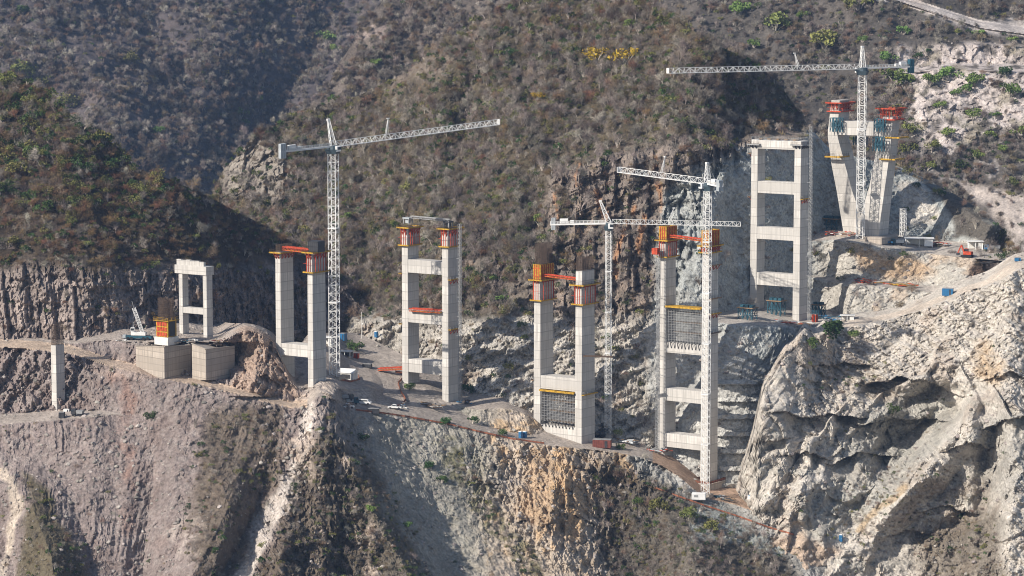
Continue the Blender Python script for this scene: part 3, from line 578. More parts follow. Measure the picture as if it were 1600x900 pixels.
def R_col(px, py, W, al):
    x, y = wob(px, py, W, 20, 5, 40); n = fbm(W/24, 4, 170); n2 = fbm(W/7, 3, 171); v = fbm(W/np.array([8, 8, 40.]), 3, 172)
    c = far_col((.085, .076, .068), (.125, .108, .095), 174)(px, py, W, al)
    q = R_quarry(x, y); c = blend(c, q*sstep(-.45, .05, v), (.50, .44, .41)); c = blend(c, q*sstep(.15, .4, n)*.7, (.26, .23, .17))
    c = blend(c, poly(x, y, [(1400, 250), (1500, 180), (1560, 200), (1600, 260), (1590, 320), (1440, 275)], 20)*sstep(0, .4, v)*.7, (.42, .38, .36))
    c = blend(c, poly(x, y, [(1495, 285), (1560, 300), (1660, 320), (1660, 430), (1580, 400), (1560, 350)], 8)*.9, (.46, .40, .36))
    on = (py < ip(px, R_l[5])+3) & (py > ip(px, R_l[6])-3) & (px > 1370); c = blend(c, on*.95, (.50, .45, .42)); 
    c = blend(c, poly(x, y, [(1380, 0), (1450, 22), (1440, 0)], 4)*.7, (.42, .37, .34)); c = blend(c, poly(x, y, [(1440, 20), (1540, 48), (1660, 66), (1660, 40), (1560, 32)], 4)*.6, (.44, .40, .38))
    return c*(1+.2*n2[:, None])
SR = make_sheet('far_hill', 960, 1660, 1.5, loft(R_l, R_al, 0, [(960, 1480), (1300, 1440), (1660, 1400)]), R_disp, R_col, blur=6)
# valley floor, far below everything
vb = MB(); vb.add([(-6000, -1500, -60), (6000, -1500, -60), (6000, 9000, -60), (-6000, 9000, -60)], [(0, 1, 2, 3)])
M['soil'] = mat('dry soil', (.16, .13, .10), .95, .2, .01)
tag(vb.build('ground', M['soil']), kind='structure')
# haze
hz = MB(); lo, hi = -61.0, 400.0
hz.box((0, 2600, (lo-1+hi)/2), (1, 0, 0), (0, 1, 0), (0, 0, 1), 13000, 13500, hi-lo+1)
HZ = True; HAZE_D = .00006
# ================================================================== vegetation
def leafmat(name, col, var=.5, rough=.8, sub=0.):
    """colour differs from plant to plant (object random), finely mottled"""
    m = bpy.data.materials.new(name); m.use_nodes = True; t = m.node_tree; N = t.nodes; L = t.links; b = N['Principled BSDF']
    b.inputs['Roughness'].default_value = rough; b.inputs['Specular IOR Level'].default_value = .15
    oi = N.new('ShaderNodeObjectInfo'); mr = N.new('ShaderNodeMapRange'); mr.inputs['To Min'].default_value = 1-var; mr.inputs['To Max'].default_value = 1+var
    L.new(oi.outputs['Random'], mr.inputs[0])
    tc = N.new('ShaderNodeTexCoord'); no = N.new('ShaderNodeTexNoise'); no.inputs['Scale'].default_value = .9; L.new(tc.outputs['Object'], no.inputs['Vector'])
    m2 = N.new('ShaderNodeMapRange'); m2.inputs['From Min'].default_value = .3; m2.inputs['From Max'].default_value = .7; m2.inputs['To Min'].default_value = .7; m2.inputs['To Max'].default_value = 1.3; L.new(no.outputs[0], m2.inputs[0])
    mu = N.new('ShaderNodeMath'); mu.operation = 'MULTIPLY'; L.new(mr.outputs[0], mu.inputs[0]); L.new(m2.outputs[0], mu.inputs[1])
    wn = N.new('ShaderNodeTexWhiteNoise'); wn.noise_dimensions = '1D'; L.new(oi.outputs['Random'], wn.inputs['W'])
    hs = N.new('ShaderNodeHueSaturation'); hs.inputs['Color'].default_value = (*col, 1)
    h = N.new('ShaderNodeMapRange'); h.inputs['To Min'].default_value = .47; h.inputs['To Max'].default_value = .53; L.new(wn.outputs[0], h.inputs[0]); L.new(h.outputs[0], hs.inputs['Hue'])
    vm = N.new('ShaderNodeVectorMath'); vm.operation = 'SCALE'; L.new(hs.outputs[0], vm.inputs[0]); L.new(mu.outputs[0], vm.inputs['Scale']); L.new(vm.outputs[0], b.inputs['Base Color'])
    return m
M['twig_grey'] = leafmat('grey twigs', (.31, .275, .235), .55); M['twig_brown'] = leafmat('brown twigs', (.20, .145, .10), .55); M['twig_purple'] = leafmat('purplish twigs', (.225, .188, .165), .55)
M['twig_rust'] = leafmat('rusty twigs', (.21, .125, .07), .5); M['bark'] = leafmat('pale bark', (.42, .37, .32), .3); M['leaf_green'] = leafmat('fresh green leaves', (.15, .22, .06), .3); M['leaf_dark'] = leafmat('dark green leaves', (.06, .10, .03), .35)
M['leaf_olive'] = leafmat('olive leaves', (.19, .19, .06), .3); M['leaf_yellow'] = leafmat('yellow blossom', (.52, .30, .04), .2); M['leaf_dry'] = leafmat('dry grass', (.23, .175, .095), .35)
class VM:
    def __init__(s): s.v = []; s.f = []
    def twig(s, p, q, w):
        d = (q-p); a = d.cross(Vector((RNG.normal(), RNG.normal(), RNG.normal()))); a.normalize(); a *= w/2
        n = len(s.v); s.v += [p-a, p+a, q]; s.f.append((n, n+1, n+2))
    def limb(s, p, q, r0, r1):
        d = (q-p).normalized(); a = d.orthogonal().normalized(); b = d.cross(a); n = len(s.v)
        for k in range(4):
            c, e = math.cos(k*math.pi/2), math.sin(k*math.pi/2); s.v.append(p+(a*c+b*e)*r0)
        for k in range(4):
            c, e = math.cos(k*math.pi/2), math.sin(k*math.pi/2); s.v.append(q+(a*c+b*e)*r1)
        for k in range(4): s.f.append((n+k, n+(k+1) % 4, n+4+(k+1) % 4, n+4+k))
    def leaf(s, c, r):
        a = Vector(RNG.normal(size=3)).normalized(); b = a.orthogonal().normalized()*r; e = a.cross(b)*.75; n = len(s.v)
        s.v += [c-b, c-e, c+b, c+e]; s.f.append((n, n+1, n+2, n+3))
    def mesh(s, name, m):
        me = bpy.data.meshes.new(name); me.from_pydata([tuple(x) for x in s.v], [], s.f); me.materials.append(m); return me
def rv(): return Vector(RNG.normal(size=3))
def branch(vm, p, d, ln, r, lev, tips, spread=.75):
    q = p+d*ln
    if r > .05: vm.limb(p, q, r, r*.65)
    else: vm.twig(p, q, r*2.2)
    if lev == 0: tips.append(q); return
    for k in range(int(RNG.integers(2, 5)) if lev > 1 else 3):
        nd = (d+rv()*spread*.6+Vector((0, 0, .12))).normalized(); st = p+d*ln*RNG.uniform(.45, 1)
        branch(vm, st, nd, ln*RNG.uniform(.55, .85), r*.58, lev-1, tips, spread)
def bare_tree(h=5., twigs=260, tw=.055):
    """leafless crown: (trunk and limbs, twigs)"""
    t = VM(); c = VM(); tips = []
    for k in range(int(RNG.integers(1, 4))):
        d = (Vector((0, 0, 1))+rv()*.28).normalized(); branch(t, Vector((0, 0, -.4)), d, h*RNG.uniform(.3, .42), h*.022, 3, tips)
    for k in range(twigs):
        p = tips[int(RNG.integers(len(tips)))]+rv()*h*.05; o = (p-Vector((0, 0, h*.35))).normalized()
        c.twig(p, p+(o*.5+rv()*.55+Vector((0, 0, .2))).normalized()*h*RNG.uniform(.10, .26), tw)
    return t, c
def shrub(h=2.2, twigs=200, tw=.06):
    c = VM()
    for k in range(twigs):
        a = RNG.uniform(0, 6.28); u = RNG.uniform(0, 1)**.5; p = Vector((math.cos(a)*u*h*.55, math.sin(a)*u*h*.55, RNG.uniform(0, .6)*h*(1-.5*u)))
        o = (p+Vector((0, 0, .4*h))).normalized(); c.twig(p, p+(o+rv()*.5).normalized()*h*RNG.uniform(.2, .45), tw)
    return c
def leafy(r=2., n=420, lr=.2, flat=.75, clumps=9):
    """leaf clumps round a few limb ends, with gaps between"""
    c = VM(); t = VM(); cen = []
    for k in range(clumps):
        a = RNG.uniform(0, 6.28); u = RNG.uniform(.2, 1)**.6; z = RNG.uniform(.1, 1.)
        p = Vector((math.cos(a)*u*r*.95*(1.2-z*.5), math.sin(a)*u*r*.8*(1.2-z*.5), r*(.45+z*flat))); cen.append((p, r*RNG.uniform(.26, .5)))
        m_ = Vector((p.x*.35, p.y*.35, p.z*.5)); t.limb(Vector((0, 0, -.3)), m_, r*.05, r*.035); t.limb(m_, p, r*.035, r*.012)
    for k in range(n):
        p, q = cen[k % clumps]; d = rv().normalized()*q*RNG.uniform(.35, 1)**.5; d.z *= .72; c.leaf(p+d, lr*RNG.uniform(.6, 1.3))
    return t, c
def tuft(h=.9, n=60):
    c = VM()
    for k in range(n):
        p = Vector((RNG.normal()*.5, RNG.normal()*.5, -.1)); c.twig(p, p+(Vector((0, 0, 1))+rv()*.55)*h*RNG.uniform(.5, 1.1), .07)
    return c
PROTO = bpy.data.collections.new('plant shapes')      # not linked to the scene: only the scattered scrub uses it
PNAMES = {}
def proto(key, me):
    o = bpy.data.objects.new(f'{len(PROTO.objects):02d}_{key}', me); PROTO.objects.link(o); PNAMES.setdefault(key, []).append(len(PROTO.objects)-1)
def joined(parts, name):
    """one mesh, several materials"""
    me = bpy.data.meshes.new(name); v = []; f = []; mi = []
    for k, (vm, m) in enumerate(parts):
        n = len(v); v += [tuple(x) for x in vm.v]; f += [tuple(n+i for i in q) for q in vm.f]; mi += [k]*len(vm.f); me.materials.append(m)
    me.from_pydata(v, [], f); me.polygons.foreach_set('material_index', mi); return me
BARE = []
for k in range(5):
    tm = [M['twig_grey'], M['twig_purple'], M['twig_brown'], M['twig_grey'], M['twig_purple']][k]
    t, c = bare_tree(5., 300); me = joined([(t, M['bark'] if k % 2 else tm), (c, tm)], 'bare tree'); BARE.append(me); proto('bare', me)
for k in range(2):
    t, c = bare_tree(4.6, 360); me = joined([(t, M['twig_brown']), (c, M['twig_rust'])], 'bare tree'); proto('rust', me)
for k in range(3):
    t, c = bare_tree(5., 420, .10); proto('coarse', joined([(t, M['twig_grey']), (c, [M['twig_purple'], M['twig_grey'], M['twig_brown']][k])], 'coarse bare tree'))
for k in range(3): proto('shrub', joined([(shrub(2.2, 220), [M['twig_brown'], M['twig_grey'], M['twig_purple']][k])], 'dry shrub'))
for k in range(2): proto('tuft', joined([(tuft(), M['leaf_dry'])], 'dry tuft'))
for k, mk in enumerate(('leaf_dark', 'leaf_olive', 'leaf_olive', 'leaf_dark')):
    t, c = leafy(1.6, 260, .17); proto('bush', joined([(t, M['bark']), (c, M[mk])], 'leafy bush'))
def gn_scatter(name, pts, idx, scl, rot, coll=None):
    me = bpy.data.meshes.new(name); me.from_pydata([tuple(p) for p in pts], [], [])
    for an, ty, dat in (('idx', 'INT', idx), ('scl', 'FLOAT', scl), ('rotz', 'FLOAT', rot)):
        a = me.attributes.new(an, ty, 'POINT'); a.data.foreach_set('value', np.asarray(dat, np.int32 if ty == 'INT' else np.float32))
    o = bpy.data.objects.new(name, me); COL.objects.link(o)
    g = bpy.data.node_groups.new(name, 'GeometryNodeTree'); N = g.nodes; L = g.links
    g.interface.new_socket('Geometry', in_out='INPUT', socket_type='NodeSocketGeometry'); g.interface.new_socket('Geometry', in_out='OUTPUT', socket_type='NodeSocketGeometry')
    gi = N.new('NodeGroupInput'); go = N.new('NodeGroupOutput'); ci = N.new('GeometryNodeCollectionInfo'); ci.inputs['Collection'].default_value = coll or PROTO
    ci.inputs['Separate Children'].default_value = True; ci.inputs['Reset Children'].default_value = True
    mp = N.new('GeometryNodeMeshToPoints'); io = N.new('GeometryNodeInstanceOnPoints'); io.inputs['Pick Instance'].default_value = True
    def attr(nm, ty):
        n = N.new('GeometryNodeInputNamedAttribute'); n.data_type = ty; n.inputs['Name'].default_value = nm; return n.outputs['Attribute']
    L.new(gi.outputs[0], mp.inputs[0]); L.new(mp.outputs[0], io.inputs['Points']); L.new(ci.outputs[0], io.inputs['Instance'])
    L.new(attr('idx', 'INT'), io.inputs['Instance Index'])
    cx = N.new('ShaderNodeCombineXYZ'); L.new(attr('rotz', 'FLOAT'), cx.inputs['Z'])
    er = N.new('FunctionNodeEulerToRotation'); L.new(cx.outputs[0], er.inputs[0]); L.new(er.outputs[0], io.inputs['Rotation'])
    L.new(attr('scl', 'FLOAT'), io.inputs['Scale']); L.new(io.outputs[0], go.inputs[0])
    md = o.modifiers.new('scatter', 'NODES'); md.node_group = g; return o
KEEP = []       # places kept clear: (px, py, rx, ry)
def pick_points(s, n, dens, slope_max=80):
    """n points on a sheet, as likely as dens(px, py, W) says per pixel of picture"""
    px, py = s.PX.ravel(), s.PY.ravel(); W = s.W.reshape(-1, 3)
    d = np.clip(dens(px, py, W), 0, 1)*(s.bot-s.top)[:, None].repeat(s.ny, 1).ravel()*(s.al.ravel() < slope_max)
    d *= np.gradient(s.xs)[:, None].repeat(s.ny, 1).ravel()*(py > -80)*(py < 945)
    d = d/d.sum(); i = RNG.choice(len(d), n, p=d); return i, W[i], px[i], py[i]
def clumpy(W, sc, lo, hi, s): return sstep(lo, hi, fbm(W/sc, 3, s))
SCATTER = []
def scat(s, n, dens, mix, lo, hi):
    i, W, px, py = pick_points(s, n, dens); keys = list(mix); pr = np.array([mix[k] for k in keys]); pr = pr/pr.sum()
    kk = RNG.choice(len(keys), n, p=pr); idx = np.array([PNAMES[keys[a]][int(RNG.integers(len(PNAMES[keys[a]])))] for a in kk])
    scl = RNG.uniform(lo, hi, n)*np.exp(RNG.normal(0, .18, n)); SCATTER.append((s.name, W-np.array([0, 0, .2]), idx, scl, px, py, kk, keys))
def dC(px, py, W):
    low = sstep(486, 505, py); return np.clip(1-C_cut(px, py)*.97-C_cliff(px, py)*.72-low*.93-.7*poly(px, py, [(345, 310), (350, 262), (400, 215), (450, 250), (460, 320)], 8), .0, 1)*(.35+.65*clumpy(W, 20, -.3, .25, 201))
scat(SCn, 7400, dC, {'bare': 11, 'rust': .9, 'shrub': 2, 'bush': 2.6}, .45, 1.4)
scat(SCn, 9000, dC, {'shrub': 6, 'tuft': 5, 'bush': 1.8}, .5, 1.3)
def dL(px, py, W): return np.clip(1-sstep(400, 430, py)*.93, 0, 1)*(.4+.6*clumpy(W, 18, -.3, .25, 202))
scat(SL, 2700, dL, {'bare': 4, 'rust': 7, 'shrub': 2, 'bush': 3.2}, .5, 1.3)
scat(SL, 4600, dL, {'shrub': 6, 'tuft': 5, 'bush': 1.5}, .5, 1.2)
scat(SL, 700, lambda px, py, W: dL(px, py, W)*sstep(340, 300, py)*sstep(300, 240, px), {'bush': 5, 'bare': 1}, 1.0, 1.9)
scat(SF, 16500, lambda px, py, W: .35+.65*clumpy(W, 40, -.3, .3, 203), {'coarse': 10, 'shrub': 2, 'bush': .6}, .8, 1.6)
scat(SM, 3600, lambda px, py, W: .35+.65*clumpy(W, 30, -.3, .3, 204), {'coarse': 10, 'shrub': 2, 'bush': .6}, .7, 1.35)
scat(SR, 10500, lambda px, py, W: np.clip(1-R_quarry(px, py)*.93, 0, 1)*((py > ip(px, R_l[5])+4) | (py < ip(px, R_l[6])-4) | (px < 1370))*(1-.85*poly(px, py, [(1495, 285), (1660, 320), (1660, 430), (1580, 400)], 8))*(.3+.7*clumpy(W, 30, -.3, .3, 205)), {'coarse': 9, 'shrub': 3, 'bush': 2.}, .6, 1.25)
GV = [([(35, 740), (80, 780), (125, 850), (130, 960), (25, 960), (40, 850)], 1.), ([(320, 650), (390, 640), (440, 640), (430, 760), (380, 880), (300, 960), (290, 830)], .7),
      ([(470, 700), (520, 640), (560, 680), (650, 830), (690, 960), (370, 960), (430, 850)], 1.), ([(680, 690), (720, 700), (800, 820), (870, 900), (830, 910), (760, 820)], .9), ([(930, 715), (1000, 740), (1120, 800), (1230, 850), (1230, 960), (960, 960), (920, 800)], 1.)]
def dG(px, py, W):
    d = np.full(px.shape, .025)
    for pl, k in GV: d = np.maximum(d, k*poly(px, py, pl, 10))
    off = (py < ip(px, Rf)+3) & (py > ip(px, Rb)-30) & (px > -99); return d*np.where(off, .0, 1)*(.4+.6*clumpy(W, 9, -.3, .2, 206))
scat(SG, 4200, dG, {'shrub': 6, 'tuft': 6, 'bush': 2.4}, .3, .8)
scat(SG, 1100, lambda px, py, W: dG(px, py, W)*(.25+.75*poly(px, py, GV[4][0], 10)), {'bare': 8, 'shrub': 3, 'bush': 1}, .4, .85)
def dB(px, py, W): return np.maximum(.05, np.maximum(.9*poly(px, py, [(1430, 820), (1550, 800), (1580, 960), (1430, 960)], 15), .5*poly(px, py, [(1260, 560), (1390, 560), (1400, 610), (1270, 610)], 12)+.6*poly(px, py, [(1440, 720), (1540, 760), (1545, 840), (1440, 860), (1280, 840), (1330, 740)], 15)))*np.where((py < ip(px, B_rf)+3) & (py > ip(px, B_rb)-4), 0, 1)
scat(SB, 1800, dB, {'shrub': 7, 'tuft': 5, 'bush': 1.5}, .3, .7)
LAST_CALLS = []
def finish_scrub():
    big = []        # the bare trees that show largest become objects of their own
    for k, (nm, W, idx, scl, px, py, kk, keys) in enumerate(SCATTER):
        for j in range(len(W)):
            if keys[kk[j]] in ('bare', 'rust'): big.append((scl[j]*F/W[j][1], k, j))
    big = [t for t in big if -10 < SCATTER[t[1]][4][t[2]] < 1610 and -5 < SCATTER[t[1]][5][t[2]] < 905]
    big.sort(reverse=True); take = {}
    for _, k, j in big[:285]: take.setdefault(k, set()).add(j)
    where = {'mountain': ('leafless tree on the scrubby middle mountain behind the piers', 'bare trees on the middle mountain'), 'hill': ('leafless tree on the dark left hill above the small piers', 'bare trees on the left hill')}
    for k, js in take.items():
        nm, W, idx, scl, px, py, kk, keys = SCATTER[k]
        lab, grp = where.get(nm, ('leafless shrubby tree on the brown spur below the tall bare pier', 'bare trees on the lower spurs'))
        for j in sorted(js):
            o = bpy.data.objects.new('bare_tree', PROTO.objects[int(idx[j])].data); COL.objects.link(o)
            o.location = W[j]; o.scale = (scl[j],)*3; o.rotation_euler = (0, 0, RNG.uniform(0, 6.28)); tag(o, lab, 'tree', grp)
    allW = []; allI = []; allS = []
    for k, (nm, W, idx, scl, px, py, kk, keys) in enumerate(SCATTER):
        m = np.array([j not in take.get(k, ()) for j in range(len(W))])
        allW.append(W[m]); allI.append(idx[m]); allS.append(scl[m])
    W = np.concatenate(allW); I = np.concatenate(allI); S = np.concatenate(allS)
    o = gn_scatter('scrub', W, I, S, RNG.uniform(0, 6.28, len(W))); tag(o, 'dense leafless dry scrub covering the hillsides', 'scrub', kind='stuff')
# ================================================================== bridge piers
TH = R(35); BU = Vector((math.cos(TH), -math.sin(TH), 0)); BV = Vector((math.sin(TH), math.cos(TH), 0)); UP = Vector((0, 0, 1))
class Fr: pass
def pier(label, Y, br, bl, wpx, dpx, top, base_r, base_l, beams, taper=1.0, name='bridge_pier', top_l=None):
    """two-legged concrete frame; br/bl: pixel x of the near vertical edge of each leg at the top"""
    f = Fr(); s = F/Y; f.w = wpx/s/math.cos(TH); f.D = dpx/s/math.sin(TH); f.sep = (br-bl)/s/math.cos(TH)
    B = P(br, top, Y); f.BR = Vector((B.x, B.y, 0)); f.BL = f.BR-BU*f.sep; YL = f.BL.y
    f.zt = B.z; f.ztl = zat(top_l, YL) if top_l else B.z; f.zr = zat(base_r, Y)-4; f.zl = zat(base_l, YL)-4; f.Y = Y
    root = thing(name, label, 'bridge pier', f.BR-BU*(f.sep/2+f.w/2)+BV*(f.D/2)+UP*(min(f.zr, f.zl)+4)); f.root = root
    for B0, z0, z1 in ((f.BL, f.zl, f.ztl), (f.BR, f.zr, f.zt)):
        m = MB()
        def ring(z, k): return [B0-BU*f.w*k+UP*z, B0+UP*z, B0+BV*f.D*k+UP*z, B0-BU*f.w*k+BV*f.D*k+UP*z]
        m.hexa(ring(z0, taper), ring(z1, 1)); m.build('leg', M['concrete'], root, bevel=.12)
    for bt, h in beams:
        zt = zat(bt, Y); h = h/s; m = MB(); a = f.BL+BV*.12+BU*.02; b = f.BR-BU*(f.w+.02)+BV*.12; d = BV*f.D*.8
        m.hexa([p+UP*(zt-h) for p in (a, b, b+d, a+d)], [p+UP*zt for p in (a, b, b+d, a+d)]); m.build('crossbeam', M['concrete'], root, bevel=.08)
    def z(py): return zat(py, Y)
    f.z = z; return f
def ringpts(f, B0, over, z): return [B0-BU*(f.w+over)-BV*over+UP*z, B0+BU*over-BV*over+UP*z, B0+BU*over+BV*(f.D+over)+UP*z, B0-BU*(f.w+over)+BV*(f.D+over)+UP*z]
def rails(m, pts, h=1.15, step=2., t=.07):
    n = len(pts)
    for k in range(n):
        a, b = pts[k], pts[(k+1) % n]; L = (b-a).length; c = max(1, int(L/step))
        for j in range(c): q = a.lerp(b, j/c); m.bar(q, q+UP*h, t)
        for zz in (h*.5, h): m.bar(a+UP*zz, b+UP*zz, t*.8)
def slab_ring(m, f, B0, i, o, z, t):
    A = ringpts(f, B0, i, z); O = ringpts(f, B0, o, z)
    for k in range(4):
        q = [A[k], O[k], O[(k+1) % 4], A[(k+1) % 4]]; m.hexa([p-UP*t for p in q], q)
def formwork(f, side, py, label, over=1.5, hang=0., panel=0., cage=0., brk=2.2, group='climbing formworks on the pier legs', col=('wood', 'yellow', 'orange')):
    """climbing formwork clamped round a leg: working deck, brackets, hanging deck, shutter panels, rebar"""
    B0 = f.BR if side == 'r' else f.BL; z = zat(py, B0.y); c0 = B0-BU*f.w/2+BV*f.D/2+UP*z
    r = thing('climbing_formwork', label, 'formwork', c0, group)
    m = MB(); slab_ring(m, f, B0, .06, over, z, .22); m.build('deck', M[col[0]], r)
    m = MB(); O = ringpts(f, B0, over+.05, z+.05)
    for k in range(4): m.bar(O[k], O[(k+1) % 4], .16, .5)
    m.build('toe_board', M[col[1]], r)
    m = MB(); rails(m, ringpts(f, B0, over-.1, z)); m.build('guard_rail', M['rust'], r)
    def faces(cnt):
        for k in range(cnt[0]):
            u = -f.w+(k+.5)*f.w/cnt[0]; yield B0+BU*u-BV*.05, -BV
            yield B0+BU*u+BV*(f.D+.05), BV
        for k in range(cnt[1]):
            v = (k+.5)*f.D/cnt[1]; yield B0+BU*.05+BV*v, BU
            yield B0-BU*(f.w+.05)+BV*v, -BU
    for p, d in faces((2, 4)):
        m = MB(); a = p+UP*(z-.3); m.bar(a, a+d*over, .28); m.bar(a+d*over, a-UP*brk, .26); m.bar(a, a-UP*brk, .26); m.bar(a-UP*brk*.5, a+d*over*.5-UP*.15, .16); m.build('bracket', M[col[2]], r)
    if hang:
        m = MB(); slab_ring(m, f, B0, .08, over*.75, z-hang, .25); O = ringpts(f, B0, over*.75, z-hang)
        for k in range(4): m.bar(O[k], O[(k+1) % 4], .14, .5)
        m.build('hanging_deck', M[col[1]], r); m = MB()
        for p, d in faces((3, 5)): m.bar(p+d*over*.55+UP*(z-.3), p+d*over*.55+UP*(z-hang), .2)
        O = ringpts(f, B0, over*.7, z-hang)
        for k in range(4): m.bar(O[k]+UP*hang*.45, O[(k+1) % 4]+UP*hang*.45, .08)
        m.build('hanger', M['orange'], r)
    if panel:
        m = MB(); slab_ring(m, f, B0, .05, .32, z+panel, panel); m.build('shutter_panel', M['yellow'], r); m = MB()
        for p, d in faces((3, 6)): m.bar(p+d*.36+UP*(z+.1), p+d*.36+UP*(z+panel-.1), .26)
        for zz in (.25, .75): 
            O = ringpts(f, B0, .42, z+panel*zz)
            for k in range(4): m.bar(O[k], O[(k+1) % 4], .12)
        m.build('waler', M['orange'], r)
    if cage: rebar(r, f, B0, z+panel, cage)
    return r
def rebar(r, f, B0, z, h, name='rebar_cage'):
    m = MB(); I = ringpts(f, B0, -.25, z)
    for k in range(4):
        a, b = I[k], I[(k+1) % 4]; n = max(2, int((b-a).length/.42))
        for j in range(n): q = a.lerp(b, j/n); m.bar(q-UP*.3, q+UP*h*(.92+.08*random.random()), .12)
    for j in range(int(h/.7)):
        for k in range(4): m.bar(I[k]+UP*(j*.7+.3), I[(k+1) % 4]+UP*(j*.7+.3), .06)
    return m.build(name, M['rust'], r)
def sidedeck(f, side, py, face, label, col='yellow', brk=True, length=None, group='small work platforms on the pier legs'):
    """short platform on one face of a leg: face 'u' the shaded side, 'l' the left side, 'v' the sunlit front"""
    B0 = f.BR if side == 'r' else f.BL; z = zat(py, B0.y)
    if face == 'u': a, ax, d, L = B0+BU*.04, BV, BU, f.D
    elif face == 'l': a, ax, d, L = B0-BU*(f.w+.04), BV, -BU, f.D
    else: a, ax, d, L = B0-BU*f.w-BV*.04, BU, -BV, f.w
    r = thing('work_platform', label, 'work platform', a+ax*L/2+UP*z, group); m = MB(); o = 1.4
    q = [a-ax*.4, a-ax*.4+d*o, a+ax*(L+.4)+d*o, a+ax*(L+.4)]; m.hexa([p+UP*(z-.2) for p in q], [p+UP*z for p in q]); m.bar(q[1]+UP*(z), q[2]+UP*z, .15, .45); m.build('deck', M[col], r)
    m = MB(); rails(m, [p+UP*z for p in q]); m.build('guard_rail', M['grey'], r)
    if brk:
        for k in range(3):
            m = MB(); p = a+ax*L*(k+.5)/3+UP*(z-.25); m.bar(p, p+d*o, .22); m.bar(p+d*o, p-UP*1.7, .22); m.bar(p, p-UP*1.7, .22); m.build('bracket', M['orange'], r)
    return r
def scaffold_wall(f, pt, pb, label):
    """dense shoring of tubes filling the opening between two legs"""
    zt, zb = f.z(pt), f.z(pb); a = f.BL+BV*.5+BU*.3; L = f.sep-f.w-.6; r = thing('shoring_scaffold', label, 'scaffold', a+BU*L/2+UP*zb); dep = f.D*.55
    nx = int(L/.7); nz = int((zt-zb)/.95); m = MB()
    for dd in (0, .5, 1):
        o = BV*dep*dd
        for i in range(nx+1): p = a+BU*L*i/nx+o; m.bar(p+UP*zb, p+UP*zt, .10)
    m.build('standard', M['grey'], r); m = MB()
    for dd in (0, .5, 1):
        o = BV*dep*dd
        for j in range(nz+1): z = UP*(zb+(zt-zb)*j/nz); m.bar(a+o+z, a+o+BU*L+z, .10)
    m.build('ledger', M['grey'], r); m = MB()
    for j in range(0, nz+1, 4):
        z = UP*(zb+(zt-zb)*j/nz)
        q = [a+z+BV*dep*.55, a+BU*L+z+BV*.1, a+BU*L+z+BV*dep, a+z+BV*dep]; m.hexa([p-UP*.08 for p in q], q)
    m.build('plank', M['wood'], r)
    m = MB(); q = [a-BU*.2-BV*1.4+UP*zt, a+BU*(L+.2)-BV*1.4+UP*zt, a+BU*(L+.2)+BV*dep+UP*zt, a-BU*.2+BV*dep+UP*zt]; m.hexa(q, [p+UP*.3 for p in q]); m.bar(q[0]+UP*.1, q[1]+UP*.1, .3, .7); m.build('deck', M['yellow'], r)
    for i in range(10):
        m = MB(); p = a+BU*L*(i+.5)/10+UP*zb; m.bar(p-BV*1.3, p-UP*2.2-BV*.55, .22); m.bar(p-BV*1.4, p+BV*.3, .2); m.build('bracket', M['dark'], r)
    return r
# ---- pier 1 by the approach: short, finished, with its cap
Y1 = 1088.
p1 = pier('short finished white pier with a cap beam, on the walled footing', Y1, 322.5, 281.2, 6.6, 8.2, 427, 540, 524, [(483, 9.5)])
def capbeam(f, pt, pb, over_u, name='cap_beam'):
    m = MB(); zt, zb = f.z(pt), f.z(pb); a = f.BL-BU*(f.w+over_u)-BV*.5; b = f.BR+BU*over_u*.2-BV*.5; d = BV*(f.D+1)
    q = [a, b, b+d, a+d]; m.hexa([p+UP*zb for p in q], [p+UP*zt for p in q]); return m.build(name, M['concrete'], f.root, bevel=.08)
capbeam(p1, 417, 430.5, 1.6)
m = MB(); zt, zb = p1.z(408.5), p1.z(417); a = p1.BL-BU*(p1.w+1.2)+BV*.3; b = p1.BR-BU*(p1.w*.8)+BV*.3; L = (b-a)
for k in range(6): q0 = a+L*(k/6)+BU*.02; q1 = a+L*((k+1)/6)-BU*.05; m.hexa([p+UP*zb for p in (q0, q1, q1+BV*1.2, q0+BV*1.2)], [p+UP*(zt-.25*(k % 2)-.2*(k > 3)) for p in (q0, q1, q1+BV*1.2, q0+BV*1.2)])
m.build('upstand', M['concrete'], p1.root)
# ---- pier 0: single white column with starter bars, on the lower left road
Y0 = gY(92, 641); s0 = F/Y0; f0 = Fr(); f0.w = 9/s0/math.cos(TH); f0.D = 11/s0/math.sin(TH); b0 = P(89, 643, Y0); f0.BR = Vector((b0.x, b0.y, 0)); f0.BL = f0.BR
r0 = thing('bridge_column', 'single white concrete column with bare rebar on top, beside the lower left road', 'bridge column', f0.BR-BU*f0.w/2+BV*f0.D/2+UP*b0.z)
q = ringpts(f0, f0.BR, 0, 0); m = MB(); zc = zat(540, Y0); m.hexa([p+UP*(b0.z-3) for p in q], [p+UP*zc for p in q]); m.build('shaft', M['concrete'], r0, bevel=.1); rebar(r0, f0, f0.BR, zc, 35/s0)
